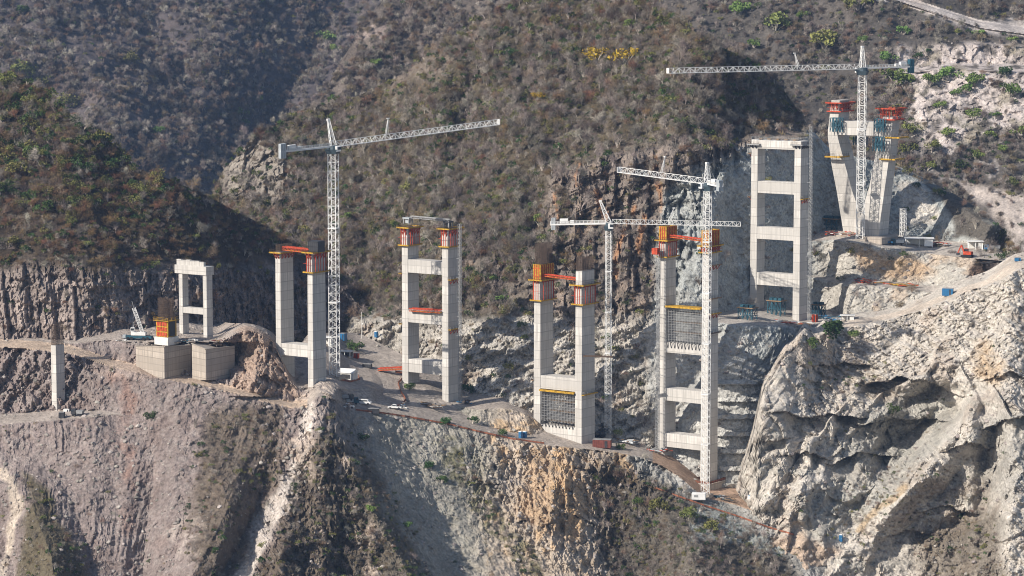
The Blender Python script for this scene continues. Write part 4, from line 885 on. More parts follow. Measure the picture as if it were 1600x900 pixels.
# ---- pier 2
Y2 = 1062.
p2 = pier('bare pier with a black box on top, behind the brown rock mound', Y2, 488, 434.5, 8.6, 18.5, 398, 618, 616, [(541, 19), (612, 8)], taper=1.05)
formwork(p2, 'l', 395, 'orange and yellow work deck on the left leg of the pier with the black box', 1.6, 0, 0, 3.2, 2.0)
formwork(p2, 'r', 395, 'orange work deck with red hangers right under the black box', 1.6, 7.5, 0, 0, 2.2)
bx = thing('black_box', 'black box standing on the work deck of the pier behind the mound', 'box', p2.BR-BU*.3+BV*3+UP*p2.z(394.6)); m = MB(); c = p2.BR-BU*.6+BV*3.2+UP*(p2.z(394.6)+2.1)
m.box(c, BU, BV, UP, 5.0, 4.2, 4.2); m.build('casing', M['dark'], bx, bevel=.1); m = MB()
for k in range(5): m.box(c+BU*(-2+k)-BV*2.13, BU, BV, UP, .15, .1, 3.9)
for zz in (-1.9, 0, 1.9): m.box(c-BV*2.16+UP*zz, BU, BV, UP, 4.9, .08, .15)
m.build('rib', M['black'], bx)
def gangway(label, a, b, col='orange', w=1.3, h=.9, trim='yellow', group='orange gangway beams between pier legs'):
    r = thing('gangway', label, 'gangway', (a+b)/2, group); d = (b-a).normalized(); s = d.cross(UP).normalized(); m = MB()
    q = [a-s*w/2, b-s*w/2, b+s*w/2, a+s*w/2]; m.hexa([p-UP*h for p in q], [p-UP*(h-.2) for p in q]); m.build('deck', M[trim], r); m = MB(); n = max(3, int((b-a).length/1.2))
    for e in (-1, 1):
        o = s*(w/2*e); m.bar(a+o-UP*h*.1, b+o-UP*h*.1, .28); m.bar(a+o-UP*h, b+o-UP*h, .2)
        for k in range(n): p0 = a.lerp(b, k/n)+o; p1_ = a.lerp(b, (k+1)/n)+o; m.bar(p0-UP*h, p1_-UP*.1, .13); m.bar(p0-UP*.1, p0-UP*h, .13)
        m.bar(a+o+UP*.1, b+o+UP*.1, .1)
    m.build('truss', M[col], r); return r
gangway('orange truss gangway lying on top of the pier with the black box', p2.BL+BU*.2+BV*2+UP*p2.z(389), p2.BR-BU*p2.w+BV*2+UP*p2.z(390.5), w=2, h=1.4)
# ---- pier 3
Y3 = gY(700, 630)+1
p3 = pier('tall pier with three crossbeams, standing on the bench behind the gravel yard', Y3, 700, 635, 9.8, 16.6, 362, 631, 606, [(410, 21), (489, 20.5), (567, 21)], taper=1.04)
formwork(p3, 'l', 356, 'orange and yellow work deck on the left leg of the yard pier', 1.5, 7, 0, 0, 2.6)
formwork(p3, 'r', 358, 'orange and yellow work deck on the right leg of the yard pier', 1.5, 7, 0, 0, 2.6)
gangway('grey lattice girder spanning the two leg tops of the tall pier behind the yard', p3.BL+BV*2.4+UP*p3.z(342), p3.BR-BU*1+BV*2.4+UP*p3.z(343.5), 'grey', .8, .8, 'rust', group=None)
for sd, lab in (('l', 'grey jack block on the left leg top of the tall pier behind the gravel yard'), ('r', 'grey winch frame on the right leg top of the tall pier behind the gravel yard')):
    B0 = p3.BL if sd == 'l' else p3.BR; z = p3.z(356.5)+ (0 if sd == 'r' else .5); r = thing('jacking_frame', lab, 'jacking frame', B0-BU*p3.w/2+BV*2+UP*z); m = MB(); c = B0-BU*p3.w/2+BV*2.2+UP*(z+.1)
    for du in (-1.2, 1.2):
        for dv in (-1.2, 1.2): m = MB(); m.bar(c+BU*du+BV*dv, c+BU*du+BV*dv+UP*2.6, .35); m.build('post', M['grey'], r)
    m = MB(); m.box(c+UP*2.2, BU, BV, UP, 3.2, 3, .5); m.box(c+UP*.9, BU, BV, UP, 1.4, 1.6, 1.5); m.build('frame', M['silver' if sd == 'l' else 'dark'], r)
gangway('orange red beam resting along the middle crossbeam of the tall pier behind the yard', p3.BL+BU*1.6-BV*.3+UP*(p3.z(486)), p3.BR-BU*p3.w-BV*.3+UP*p3.z(485), 'orange', 2.2, 1.2)
sidedeck(p3, 'l', 428, 'l', 'orange bracket platform on the left leg under the top crossbeam of the yard pier')
sidedeck(p3, 'r', 437, 'u', 'yellow platform on the shaded leg under the top crossbeam of the yard pier')
sidedeck(p3, 'l', 507, 'l', 'yellow platform on the left leg below the orange beam of the yard pier', brk=False)
sidedeck(p3, 'r', 515, 'u', 'yellow platform on the shaded leg below the orange beam of the yard pier')
# ---- pier 4
Y4 = gY(905, 694)+1
p4 = pier('pier with a scaffolded opening and one crossbeam, above the orange rock face', Y4, 909.5, 844.5, 10, 20.5, 424, 697, 668, [(593, 21), (670, 23)], taper=1.1, top_l=437)
formwork(p4, 'l', 438, 'yellow and red shutter panels on the left leg above the shoring', 1.6, 8, 6.2, 8.5, .6)
formwork(p4, 'r', 446, 'work deck with red hangers round the right leg below its bare concrete top', 1.7, 7.5, 0, 0, .6)
rebar(p4.root, p4, p4.BR, p4.zt, 5.5)
gangway('orange red gangway from the yellow shutter panels to the bare concrete leg top', p4.BL+BU*.4+BV*2.2+UP*p4.z(433.5), p4.BR-BU*p4.w+BV*2.2+UP*p4.z(436))
scaffold_wall(p4, 616, 664, 'dense tube shoring filling the opening of the pier above the orange rock')
sidedeck(p4, 'r', 617, 'u', 'yellow platform on the shaded leg level with the top of the shoring', brk=False)
sidedeck(p4, 'l', 595, 'l', 'small platform on the left leg beside the single crossbeam above the shoring', 'wood', brk=False)
gangway('long thin timber gangway from the shaded leg to the slim crane mast', p4.BR+BU*.1+BV*1+UP*p4.z(556), P(957, 557, Y4-3), 'rust', 1, .3, 'wood', group=None)
# ---- pier 5
Y5 = gY(1107, 763)+1
p5 = pier('tallest pier frame, behind the stout crane mast, footed in the lowest pit', Y5, 1107.5, 1043, 9.4, 17, 374, 754, 713, [(540, 17), (613, 20), (684, 22)], taper=1.12, top_l=377)
formwork(p5, 'l', 376, 'yellow shutter panels with red walers round the left leg top of the tallest pier', 1.5, 6.5, 5.6, 0, .6)
formwork(p5, 'r', 385, 'yellow shutter panels on the leg top hidden by the stout crane mast', 1.5, 2.5, 6.2, 0, 1.6)
gangway('orange red gangway between the yellow shutters of the tallest pier', p5.BL+BU*.3+BV*2+UP*p5.z(371.5), p5.BR-BU*p5.w+BV*2+UP*p5.z(375))
scaffold_wall(p5, 484, 540, 'dense tube shoring filling the upper opening of the tallest pier')
sidedeck(p5, 'r', 415, 'u', 'rusty platform on the shaded leg a little below the yellow shutters by the mast', 'wood')
sidedeck(p5, 'r', 467, 'u', 'timber platform on the shaded leg just above the yellow one by the mast', 'wood', brk=False)
sidedeck(p5, 'r', 491, 'u', 'yellow platform on the shaded leg at the top of the upper shoring')
sidedeck(p5, 'r', 521, 'u', 'rusty platform on the shaded leg halfway down the upper shoring', 'rust', brk=False)
sidedeck(p5, 'l', 484, 'l', 'dark narrow platform on the left leg at the top of the upper shoring', 'rust', brk=False)
r = thing('site_lift_cage', 'orange box cage hung beside the left leg top of the tallest pier', 'cage', P(1025, 398, p5.BL.y)); m = MB(); c = P(1025, 392.5, p5.BL.y-1); m.box(c, BU, BV, UP, 2.6, 2.4, 2.5); m.build('box', M['orange'], r, bevel=.08); m = MB(); rails(m, [c+BU*a+BV*b+UP*1.25 for a, b in ((-1.2, -1.1), (1.2, -1.1), (1.2, 1.1), (-1.2, 1.1))]); m.bar(c+BU*1.3, c+BU*3.4, .3); m.build('frame', M['dark'], r)
m = MB(); z = p5.z(754.5); q = ringpts(p5, p5.BR, 2.6, 0); q = [q[0]-BU*1, q[1], q[2], q[3]-BU*1]
ft = thing('pier_footing', 'pale concrete footing block under the shaded leg of the tallest pier', 'footing', q[0].lerp(q[2], .5)+UP*(z-3)); m.hexa([p+UP*(z-4.5) for p in q], [p+UP*z for p in q]); m.build('block', M['old_concrete'], ft, bevel=.1)
m = MB(); rails(m, [p+UP*z for p in q], 1.1, 1.5, .09); m.build('guard_rail', M['rust'], ft)
m = MB()
for k in range(4): m.hexa([p+UP*(z+.15) for p in (q[k], q[(k+1) % 4], q[(k+1) % 4], q[k])], [q[k]+UP*(z+1.0), q[(k+1) % 4]+UP*(z+1.0), q[(k+1) % 4]+UP*(z+1.0)+BV*.05, q[k]+UP*(z+1.0)+BV*.05])
m.build('safety_mesh', M['net'], ft)
# ---- pier 6
Y6 = gY(1251, 503)+.5
p6 = pier('finished pier with four crossbeams, on the bench against the grey-green cut wall', Y6, 1251.8, 1188, 9.6, 14, 221, 506, 492, [(221.5, 13.5), (286, 19), (358, 19.5), (430, 20)], taper=1.05)
formwork(p6, 'l', 226, 'grey railed deck on the left leg top of the cut wall pier', 1.2, 0, 0, 0, 1.2, col=('wood', 'grey', 'dark'))
formwork(p6, 'r', 227, 'grey railed deck beside the thin hoist mast, atop the cut wall pier', 1.2, 0, 0, 0, 1.2, col=('wood', 'grey', 'dark'))
m = MB(); a = p6.BL-BU*p6.w+UP*(p6.zt+.05); b = p6.BR+UP*(p6.zt+.05); r = thing('guard_rail', 'light guard rail along the top beam of the pier against the grey-green wall', 'guard rail', (a+b)/2); rails(m, [a, b, b+BV*p6.D, a+BV*p6.D], 1.2, 2.2); m.build('rail', M['grey'], r); m = MB()
for k in range(5): m.box(a.lerp(b, .15+.17*k)+BV*2+UP*.3, BU, BV, UP, 1.6, 1.2, .5)
m.build('plank_stack', M['wood'], r)
sidedeck(p6, 'r', 311, 'u', 'orange and yellow platform on the shaded leg beneath the second crossbeam by the cut wall')
sidedeck(p6, 'l', 240, 'l', 'red bracket platform high on the left leg by the cut wall', 'wood')
sidedeck(p6, 'l', 308, 'l', 'red bracket platform on the left leg beneath the second crossbeam by the cut wall', 'wood')
# ---- V-shaped pylon base
YV = gY(1350, 370); sV = F/YV
vr = thing('pylon_base', 'V-shaped pylon base of two leaning concrete legs on the upper right bench', 'pylon', P(1346, 371, YV))
def vleg(rows, parent, YV):
    """rows (py, lit left px, near edge px, shaded px), bottom first; px are seen at this leg's own distance"""
    m = MB(); rg = []
    for py, x0, x1, x2 in rows:
        z = zat(py, YV); B0 = P(x1, py, YV); w_ = (x1-x0)/sV/math.cos(TH); d_ = (x2-x1)/sV/math.sin(TH)
        B0 = Vector((B0.x, B0.y, z)); rg.append([B0-BU*w_, B0, B0+BV*d_, B0-BU*w_+BV*d_])
    for a, b in zip(rg, rg[1:]): m.hexa(a, b)
    o = m.build('leg', M['concrete'], parent); return rg
lg = vleg([(378, 1322, 1349, 1353), (340, 1316, 1346, 1350), (300, 1309, 1332, 1346), (260, 1301, 1321, 1341), (215, 1294.5, 1309, 1330), (207, 1294.5, 1308, 1329), (157, 1300, 1312, 1331)], vr, YV+5.5)
rgt = vleg([(378, 1346, 1372, 1391), (340, 1347, 1376, 1393), (290, 1361, 1383, 1398), (240, 1370, 1390, 1404), (183, 1380, 1395, 1409)], vr, YV-5.5)
m = MB(); z0, z1 = zat(212, YV), zat(190, YV); a = Vector(lg[4][1]); a.z = 0; b = Vector(rgt[3][0]); b.z = 0; a += BV*.05; b += BV*.05+BU*1.2; d = BV*7
m.hexa([p+UP*z0 for p in (a, b, b+d, a+d)], [p+UP*z1 for p in (a, b, b+d, a+d)]); m.build('crossbeam', M['concrete'], vr, bevel=.1)
m = MB(); c = P(1346, 374, YV-4); m.box(c+BV*5, BU, BV, UP, 22, 15, 3); m.build('footing', M['old_concrete'], vr, bevel=.1)
def vform(rg, k, py, label, hang, over, brk, rows=2):
    fv = Fr(); a, b, c, d = [Vector(p) for p in rg[k]]; fv.w = (b-a).length; fv.D = (c-b).length; fv.BR = Vector((b.x, b.y, 0)); fv.BL = fv.BR
    return formwork(fv, 'r', py, label, over, hang, 0, 0, brk, col=('wood', 'orange', 'orange'))
vform(lg, 6, 161, 'orange railed formwork deck capping the left leg of the V-shaped pylon', 3.6, 1.9, 2.6)
vform(rgt, 4, 170, 'orange railed formwork deck capping the right leg of the V-shaped pylon', 4.6, 2.2, 3.)
def bluework(label, c, w_, d_, h_, n=3, name='steel_falsework', deck=True, group='teal steel falsework frames'):
    """braced teal steel frame under a timber deck"""
    r = thing(name, label, 'falsework', c, group); m = MB(); cs = [c+BU*(w_*(i/n-.5))+BV*(d_*j) for i in range(n+1) for j in (-.5, .5)]
    for p in cs: m.bar(p, p+UP*h_, .3)
    for j in (-.5, .5):
        for i in range(n):
            p = c+BU*(w_*(i/n-.5))+BV*d_*j; q = c+BU*(w_*((i+1)/n-.5))+BV*d_*j; m.bar(p, q+UP*h_, .18); m.bar(q, p+UP*h_, .18); m.bar(p+UP*h_, q+UP*h_, .3); m.bar(p+UP*h_*.5, q+UP*h_*.5, .2)
    m.build('frame', M['teal'], r)
    if deck:
        m = MB(); m.box(c+UP*(h_+.25), BU, BV, UP, w_*1.15, d_*1.25, .3); m.build('deck', M['wood'], r)
        m = MB()
        for i in range(n): m.box(c+BU*(w_*((i+.5)/n-.5))+UP*(h_+.9), BU, BV, UP, w_/n*.75, d_*.6, 1.0)
        m.build('jack', M['teal'], r)
    return r
def YL_(px): return YV+(5.5 if px < 1340 else -5.5)
def onleg(px, py, dv=-1.2): return P(px, py, YL_(px))+BV*dv
for lab, px, py, w_, h_ in (('teal falsework clasping the left pylon leg beside the crossbeam', 1309, 206, 5., 6.), ('teal falsework on the right pylon leg at the crossbeam end', 1377, 206, 4.4, 5.5), ('teal falsework hanging below the crossbeam on the right pylon leg', 1375, 236, 4.4, 6.), ('teal falsework tucked under the crossbeam behind the tall crane mast', 1332, 228, 5.5, 3.5)):
    bluework(lab, onleg(px, py, 7 if 'tucked' in lab else -1.2), w_, 2.2, h_, 3, deck=False)
for lab, px, py in (('yellow walkway round the lower left pylon leg', 1305, 245), ('yellow walkway round the right pylon leg lower down', 1391, 249), ('yellow ledge on the right pylon leg just under the falsework', 1398, 215)):
    r = thing('walkway', lab, 'walkway', P(px, py, YL_(px)), 'yellow walkways on the pylon legs'); c = P(px, py, YL_(px))-BV*.9; m = MB(); m.box(c-BU*1.5, BU, BV, UP, 5.6, 1.4, .6); m.box(c+BU*2.2+BV*4, BU, BV, UP, 1.4, 9, .6); m.build('deck', M['yellow'], r); m = MB(); rails(m, [c+BU*a+BV*b+UP*.3 for a, b in ((-4.2, -.6), (2.8, -.6), (2.8, 8), (2.6, 8))]); m.build('guard_rail', M['rust'], r)
# ---- hoist masts beside the piers
def hoist(label, px, pt, pb, Y, group='thin hoist masts beside the piers', w_=1.0):
    a, b = P(px, pb, Y), P(px, pt, Y); a = Vector((b.x, b.y, a.z)); r = thing('hoist_mast', label, 'hoist mast', a, group); m = MB(); n = int((b-a).length/1.5)
    for e, g in ((-1, -1), (1, -1), (1, 1), (-1, 1)): m.bar(a+BU*e*w_/2+BV*g*w_/2, b+BU*e*w_/2+BV*g*w_/2, .14)
    for k in range(n+1):
        z = UP*((b-a).length*k/n); cs = [a+BU*e*w_/2+BV*g*w_/2+z for e, g in ((-1, -1), (1, -1), (1, 1), (-1, 1))]
        for i in range(4): m.bar(cs[i], cs[(i+1) % 4], .10)
        if k < n: m.bar(cs[0], cs[1]+UP*1.5, .09); m.bar(cs[1], cs[2]+UP*1.5, .09)
    m.build('mast', M['grey'], r); m = MB()
    for k in range(2, n, 5): m.bar(a+UP*((b-a).length*k/n), a+UP*((b-a).length*k/n)-BU*2.4+BV*1., .12)
    m.build('wall_tie', M['grey'], r); return r
hoist('thin hoist mast beside the shaded leg of the pier behind the gravel yard', 718.5, 350, 627, p3.Y-2)
hoist('thin hoist mast beside the pier against the grey-green cut wall', 1268, 198, 500, p6.Y-2)
hoist('thin dark hoist mast beside the left leg of the tallest pier', 1029, 400, 712, p5.BL.y-2)
# ================================================================== tower cranes
M['slate'] = mat('blue grey steel', (.06, .09, .11), .5, .25, .8)
def lattice(m, A, B, w, h, n, t=.2, up=UP, tri=False, d=.62):
    ax = (B-A).normalized(); s = ax.cross(up)
    if s.length < 1e-3: s = BU.copy()
    s.normalize(); u = s.cross(ax).normalized()
    cs = [s*(-w/2)-u*(h/2), s*(w/2)-u*(h/2), u*(h/2)] if tri else [s*(-w/2)-u*(h/2), s*(w/2)-u*(h/2), s*(w/2)+u*(h/2), s*(-w/2)+u*(h/2)]
    for c in cs: m.bar(A+c, B+c, t)
    nc = len(cs)
    for k in range(n):
        p, q = A.lerp(B, k/n), A.lerp(B, (k+1)/n); mid = A.lerp(B, (k+.5)/n)
        for i in range(nc):
            a, b = cs[i], cs[(i+1) % nc]; m.bar(p+a, p+b, t*d)
            if (k+i) % 2: a, b = b, a
            m.bar(p+a, q+b, t*d)
            if w > 2.2 and not tri: m.bar(p+b, q+a, t*d)
    return s, u
def mast(m, A, B, w, ang, n, t):
    """square upright lattice turned by ang"""
    a = Vector((math.cos(ang), math.sin(ang), 0)); b = Vector((-math.sin(ang), math.cos(ang), 0)); cs = [a*x*w/2+b*y*w/2 for x, y in ((-1, -1), (1, -1), (1, 1), (-1, 1))]
    for c in cs: m.bar(A+c, B+c, t*1.25)
    for k in range(n):
        p, q = A.lerp(B, k/n), A.lerp(B, (k+1)/n); md = (p+q)/2
        for i in range(4):
            c, d = cs[i], cs[(i+1) % 4]; m.bar(p+c, p+d, t*.8); m.bar(p+c, md+d, t*.62); m.bar(md+d, q+c, t*.62)
    return cs
def crane(label, base, top, wm, ang, tip, ctip, apex, strut, jw=1.7, jh=1.9, nj=30, t=.17, cw=(3.2, 2.2, 4.6), cw_col='teal', tie_frac=.55, hook=None, cabside=1):
    base, top, tip, ctip, apex = [Vector(v) for v in (base, top, tip, ctip, apex)]; top = Vector((base.x, base.y, top.z))
    r = thing('tower_crane', label, 'tower crane', base); m = MB(); n = int((top-base).length/(wm*1.05)); mast(m, base-UP*1.5, top, wm, ang, n, t); m.build('mast', M['white'], r)
    a = Vector((math.cos(ang), math.sin(ang), 0)); b = Vector((-math.sin(ang), math.cos(ang), 0))
    m = MB(); nb = int((top-base).length/wm/7)
    for k in range(1, nb): m.box(base.lerp(top, k/nb), a, b, UP, wm*1.18, wm*1.18, .35)
    m.build('mast_collar', M['white'], r)
    m = MB(); m.box(base-UP*.4, a, b, UP, wm*2, wm*2, 1.4); m.build('foundation', M['old_concrete'], r, bevel=.08)
    m = MB(); m.hexa([top+a*x*wm*.62+b*y*wm*.62 for x, y in ((-1, -1), (1, -1), (1, 1), (-1, 1))], [top+UP*1.7+a*x*wm*.82+b*y*wm*.82 for x, y in ((-1, -1), (1, -1), (1, 1), (-1, 1))]); m.tube(top+UP*1.7, top+UP*3, wm*.8, wm*.7, 12); m.build('slewing_ring', M['slate'], r)
    hub = top+UP*3.6; jd = (tip-hub).normalized(); cd = (ctip-hub).normalized(); js = jd.cross(UP).normalized()
    m = MB(); lattice(m, hub+jd*1.4, tip, jw, jh, nj, t*1.2, tri=True); m.box(tip, jd, js, UP, .3, jw*1.1, jh*1.05); m.build('jib', M['white'], r)
    m = MB(); c0 = hub+cd*1.2-UP*.8
    for e in (-1, 1): m.bar(c0+js*e*.8, ctip+js*e*.8-UP*.8, .5, .6)
    for k in range(14): p = c0.lerp(ctip-UP*.8, k/14); m.bar(p-js*.8, p+js*.8, .2)
    m.build('counter_jib', M['white'], r); m = MB()
    for e in (-1, 1):
        o = js*e*.95+UP*1.2; m.bar(c0+o, ctip-UP*.8+o, .09); m.bar(c0+o-UP*.5, ctip-UP*.8+o-UP*.5, .07)
        for k in range(16): p = c0.lerp(ctip-UP*.8, k/15)+js*e*.95; m.bar(p, p+UP*1.2, .09)
    m.build('guard_rail', M['white'], r)
    m = MB(); c = ctip-cd*1.2-UP*.6; 
    for k in range(3): m.box(c+cd*(k-1)*cw[0]/3.1, cd, js, UP, cw[0]/3.4, cw[1], cw[2])
    m.build('counterweight', M[cw_col], r, bevel=.06)
    m = MB(); m.box(ctip-cd*5.4+UP*.5, cd, js, UP, 3.2, 1.7, 1.8); m.box(ctip-cd*8.6+UP*.1, cd, js, UP, 1.6, 1.5, 1.1); m.build('winch', M['white'], r, bevel=.06)
    # tower head: tapering lattice to the apex
    m = MB(); al = (apex-hub); bs = [hub+jd*x*1.0+js*y*.9-UP*.4 for x, y in ((-1, -1), (1, -1), (1, 1), (-1, 1))]; ts = [apex+jd*x*.35+js*y*.4 for x, y in ((-1, -1), (1, -1), (1, 1), (-1, 1))]
    for p, q in zip(bs, ts): m.bar(p, q, .26)
    for k in range(5):
        for i in range(4): p = bs[i].lerp(ts[i], k/5); q = bs[(i+1) % 4].lerp(ts[(i+1) % 4], (k+1)/5); m.bar(p, q, .13); m.bar(p, bs[(i+1) % 4].lerp(ts[(i+1) % 4], k/5), .13)
    m.box(apex, jd, js, UP, 1.1, 1.2, .7); m.build('tower_head', M['white'], r)
    m = MB(); sb = hub.lerp(tip, strut[0]); st = Vector(strut[1]); w0 = .55
    for e in (-1, 1): m.bar(sb+js*e*w0+UP*jh*.4, st+js*e*.18, .16); m.bar(sb+jd*.9+js*e*w0+UP*jh*.4, st+js*e*.12, .12)
    for k in range(1, 5): m.bar((sb+js*w0+UP*jh*.4).lerp(st, k/5), (sb+jd*.9-js*w0+UP*jh*.4).lerp(st, k/5), .09)
    m.box(st, jd, js, UP, 1.1, .6, .35); m.build('jib_strut', M['white'], r)
    m = MB()
    m.bar(apex, ctip-cd*3-UP*.3, .06)
    m.build('tie_bar', M['grey'], r)
    m = MB(); cc = top+UP*1.9+js*cabside*(wm*.5+1.0)+jd*.9; m.box(cc, jd, js, UP, 2.0, 1.6, 2.1); cb = m.build('cab', M['white'], r, bevel=.1); m = MB(); m.box(cc+jd*.35+UP*.2, jd, js, UP, 1.4, 1.66, 1.1); m.build('window', M['glass'], cb)
    if hook:
        tr = hub.lerp(tip, hook[0])-UP*(jh*.5+.3); m = MB(); m.box(tr, jd, js, UP, 1.8, jw*.9, .5); m.build('trolley', M['grey'], r)
        m = MB(); hk = tr-UP*hook[1]; m.bar(tr+jd*.4, hk+jd*.2, .05); m.bar(tr-jd*.4, hk-jd*.2, .05); m.build('rope', M['dark'], r); m = MB(); m.box(hk, jd, js, UP, .8, .5, 1.1); m.tube(hk-UP*.5, hk-UP*1.3, .16, .1); m.build('hook_block', M['yellow'], r)
    return r
YA = gY(523, 588); A0 = P(523, 588, YA); YA1 = YA
crane('white tower crane beside the pier with the black box, jib rising to the right', A0, P(521, 240, YA), 3.1, R(-20), P(779, 190.5, YA+34), P(437, 234, YA-14), P(513, 187, YA), (.31, P(606.5, 185, YA+11)), 1.9, 2.1, 34, .19, (2.6, 2.2, 5.6), 'silver')
YBc = gY(952, 678)-1; 
crane('slim white tower crane between the two scaffolded piers, jib level to the right', P(950, 679, YBc), P(947, 360, YBc), 2.1, R(-15), P(1157, 350, YBc-4), P(860, 347.5, YBc+3), P(938, 314, YBc), (.45, P(1053, 325, YBc-2)), 1.5, 1.7, 32, .13, (1.8, 2., 4.8), 'silver')
YCc = gY(1102, 772)-2
crane('stout white tower crane in front of the tallest pier, short jib pointing left', P(1102, 773, YCc), P(1100, 298, YCc), 2.5, R(-25), P(967.5, 265, YCc+46), P(1127, 288, YCc-10), P(1105, 255, YCc), (.5, P(1039, 245, YCc+23)), 1.9, 2.1, 22, .14, (2.2, 2.2, 4.2), 'silver', cabside=-1)
YD = gY(1344, 372)-3
crane('white tower crane in front of the V-shaped pylon, long jib to the left', P(1344, 374, YD), P(1343, 117, YD), 2.9, R(-20), P(1043.5, 110.5, YD-36), P(1427, 101, YD+12), P(1347.5, 73, YD), (.335, P(1241.5, 83, YD-12)), 1.9, 2.1, 36, .18, (2.4, 2.2, 5.8), 'teal')
# ================================================================== site objects
def axes(deg): a = R(deg); return Vector((math.cos(a), math.sin(a), 0)), Vector((-math.sin(a), math.cos(a), 0))
def potty(label, px, py, h=2.4, deg=-35, group='blue portable toilets', Yo=0):
    c = P(px, py, gY(px, py)+Yo); a, b = axes(deg); r = thing('portable_toilet', label, 'portable toilet', c, group); m = MB()
    m.box(c+UP*(h*.46), a, b, UP, 1.25, 1.25, h*.92); m.build('cabin', M['blue'], r, bevel=.04); m = MB(); q = [c+UP*h*.92+a*x*.68+b*y*.68 for x, y in ((-1, -1), (1, -1), (1, 1), (-1, 1))]
    m.hexa(q, [p.lerp(c+UP*h*.92, .35)+UP*h*.1 for p in q]); m.build('roof', M['white'], r); m = MB(); m.box(c-b*.64+UP*h*.45, a, b, UP, .85, .05, h*.8); d = m.build('door', M['blue'], r); m = MB(); m.box(c-b*.68+a*.3+UP*h*.45, a, b, UP, .08, .05, .3); m.build('handle', M['white'], d); return r
def vehicle(label, px, py, deg, L=5.2, kind='pickup', col='white', group='vehicles parked at the gravel yard', name=None, Yo=0, sc=1.):
    """side profile carried across the width, wheels, glass"""
    c = P(px, py, gY(px, py)+Yo); a, b = axes(deg); W_ = 1.85*sc; r = thing(name or {'pickup': 'pickup_truck', 'van': 'van', 'truck': 'truck'}[kind], label, kind if kind != 'pickup' else 'pickup truck', c, group)
    def prism(pr, w_, nm, mt, off=0): 
        m = MB(); m.hexa([c+a*x*sc+UP*z*sc-b*(w_/2) for x, z in pr], [c+a*x*sc+UP*z*sc+b*(w_/2) for x, z in pr]); return m.build(nm, M[mt], r, bevel=.05)
    h = L/2/sc if sc != 1 else L/2
    if kind == 'pickup':
        prism([(-h, .45), (h, .45), (h, .95), (h-1.3, 1.08), (-h, 1.08)], W_, 'body', col); prism([(-.75, 1.07), (h-1.2, 1.07), (h-1.9, 1.78), (-.55, 1.78)], W_*.9, 'cabin', col)
        prism([(-.6, 1.2), (h-1.45, 1.2), (h-1.95, 1.68), (-.5, 1.68)], W_*.92, 'window', 'glass'); m = MB(); m.box(c-a*(h*.55)*sc+UP*1.1*sc, a, b, UP, (h*.8)*sc, W_*.8, .05); m.build('bed', M['dark'], r)
    elif kind == 'van':
        prism([(-h, .45), (h, .45), (h, 1.05), (h-.7, 1.25), (h-1.3, 2.0), (-h, 2.05)], W_, 'body', col); prism([(-h+.3, 1.3), (h-1.05, 1.3), (h-1.45, 1.85), (-h+.3, 1.85)], W_*1.02, 'window', 'glass')
    else:
        prism([(h-1.9, .7), (h, .7), (h, 1.6), (h-.25, 2.7), (h-1.9, 2.7)], W_*1.1, 'cabin', col); prism([(h-1.2, 1.7), (h-.05, 1.7), (h-.28, 2.5), (h-1.2, 2.5)], W_*1.12, 'window', 'glass')
        prism([(-h, .75), (h-1.95, .75), (h-1.95, 1.0), (-h, 1.0)], W_*.9, 'chassis', 'dark'); prism([(-h, 1.05), (h-2.1, 1.05), (h-2.1, 2.3), (-h-.2, 2.3)], W_*1.15, 'load_bed', 'silver' if col == 'teal' else 'grey')
    for x in (-h*.62, h*.62):
        for y in (-1, 1): m = MB(); k = c+a*x*sc+UP*.42*sc; m.tube(k+b*y*(W_/2-.1), k+b*y*(W_/2+.12), .42*sc, n=14); m.build('wheel', M['black'], r)
    for y in (-1, 1): m = MB(); m.box(c+a*(h+.01)*sc+b*y*W_*.36+UP*.78*sc, a, b, UP, .06, .3, .2); m.build('headlight', M['cream'], r)
    return r
def shed(label, px, py, w_, d_, h, deg=-35, roof='white', wall='cream', gable=.8, opens=True, name='site_shed', cat='shed', Yo=0, posts=False, group=None):
    c = P(px, py, gY(px, py)+Yo); a, b = axes(deg); r = thing(name, label, cat, c, group)
    if posts:
        for x in (-1, 0, 1):
            for y in (-1, 1): m = MB(); p = c+a*x*w_*.46+b*y*d_*.44; m.bar(p-UP*.4, p+UP*h, .22); m.build('post', M['white'], r)
        m = MB(); m.box(c+b*d_*.46+UP*h*.5, a, b, UP, w_*.97, .1, h*.98); m.box(c+a*w_*.33+UP*h*.49-b*d_*.2, a, b, UP, w_*.3, d_*.5, h*.95); m.build('wall', M[wall], r)
    else:
        m = MB(); m.box(c+UP*(h/2-.2), a, b, UP, w_, d_, h+.4); wl = m.build('wall', M[wall], r, bevel=.03)
        if opens: m = MB(); m.box(c-b*(d_/2+.02)+UP*h*.42, a, b, UP, w_*.62, .06, h*.72); m.build('opening', M['dark'], r)
    m = MB(); q = [c+UP*(h+.02)+a*x*(w_/2+.3)+b*y*(d_/2+.3) for x, y in ((-1, -1), (1, -1), (1, 1), (-1, 1))]
    if gable:
        e0, e1 = (q[0]+q[3])/2+UP*gable, (q[1]+q[2])/2+UP*gable; m.add(q+[e0, e1, ], [(0, 1, 5, 4), (2, 3, 4, 5), (0, 4, 3), (1, 2, 5), (3, 2, 1, 0)])
    else: m.hexa(q, [p+UP*.25 for p in q])
    m.build('roof', M[roof], r); return r
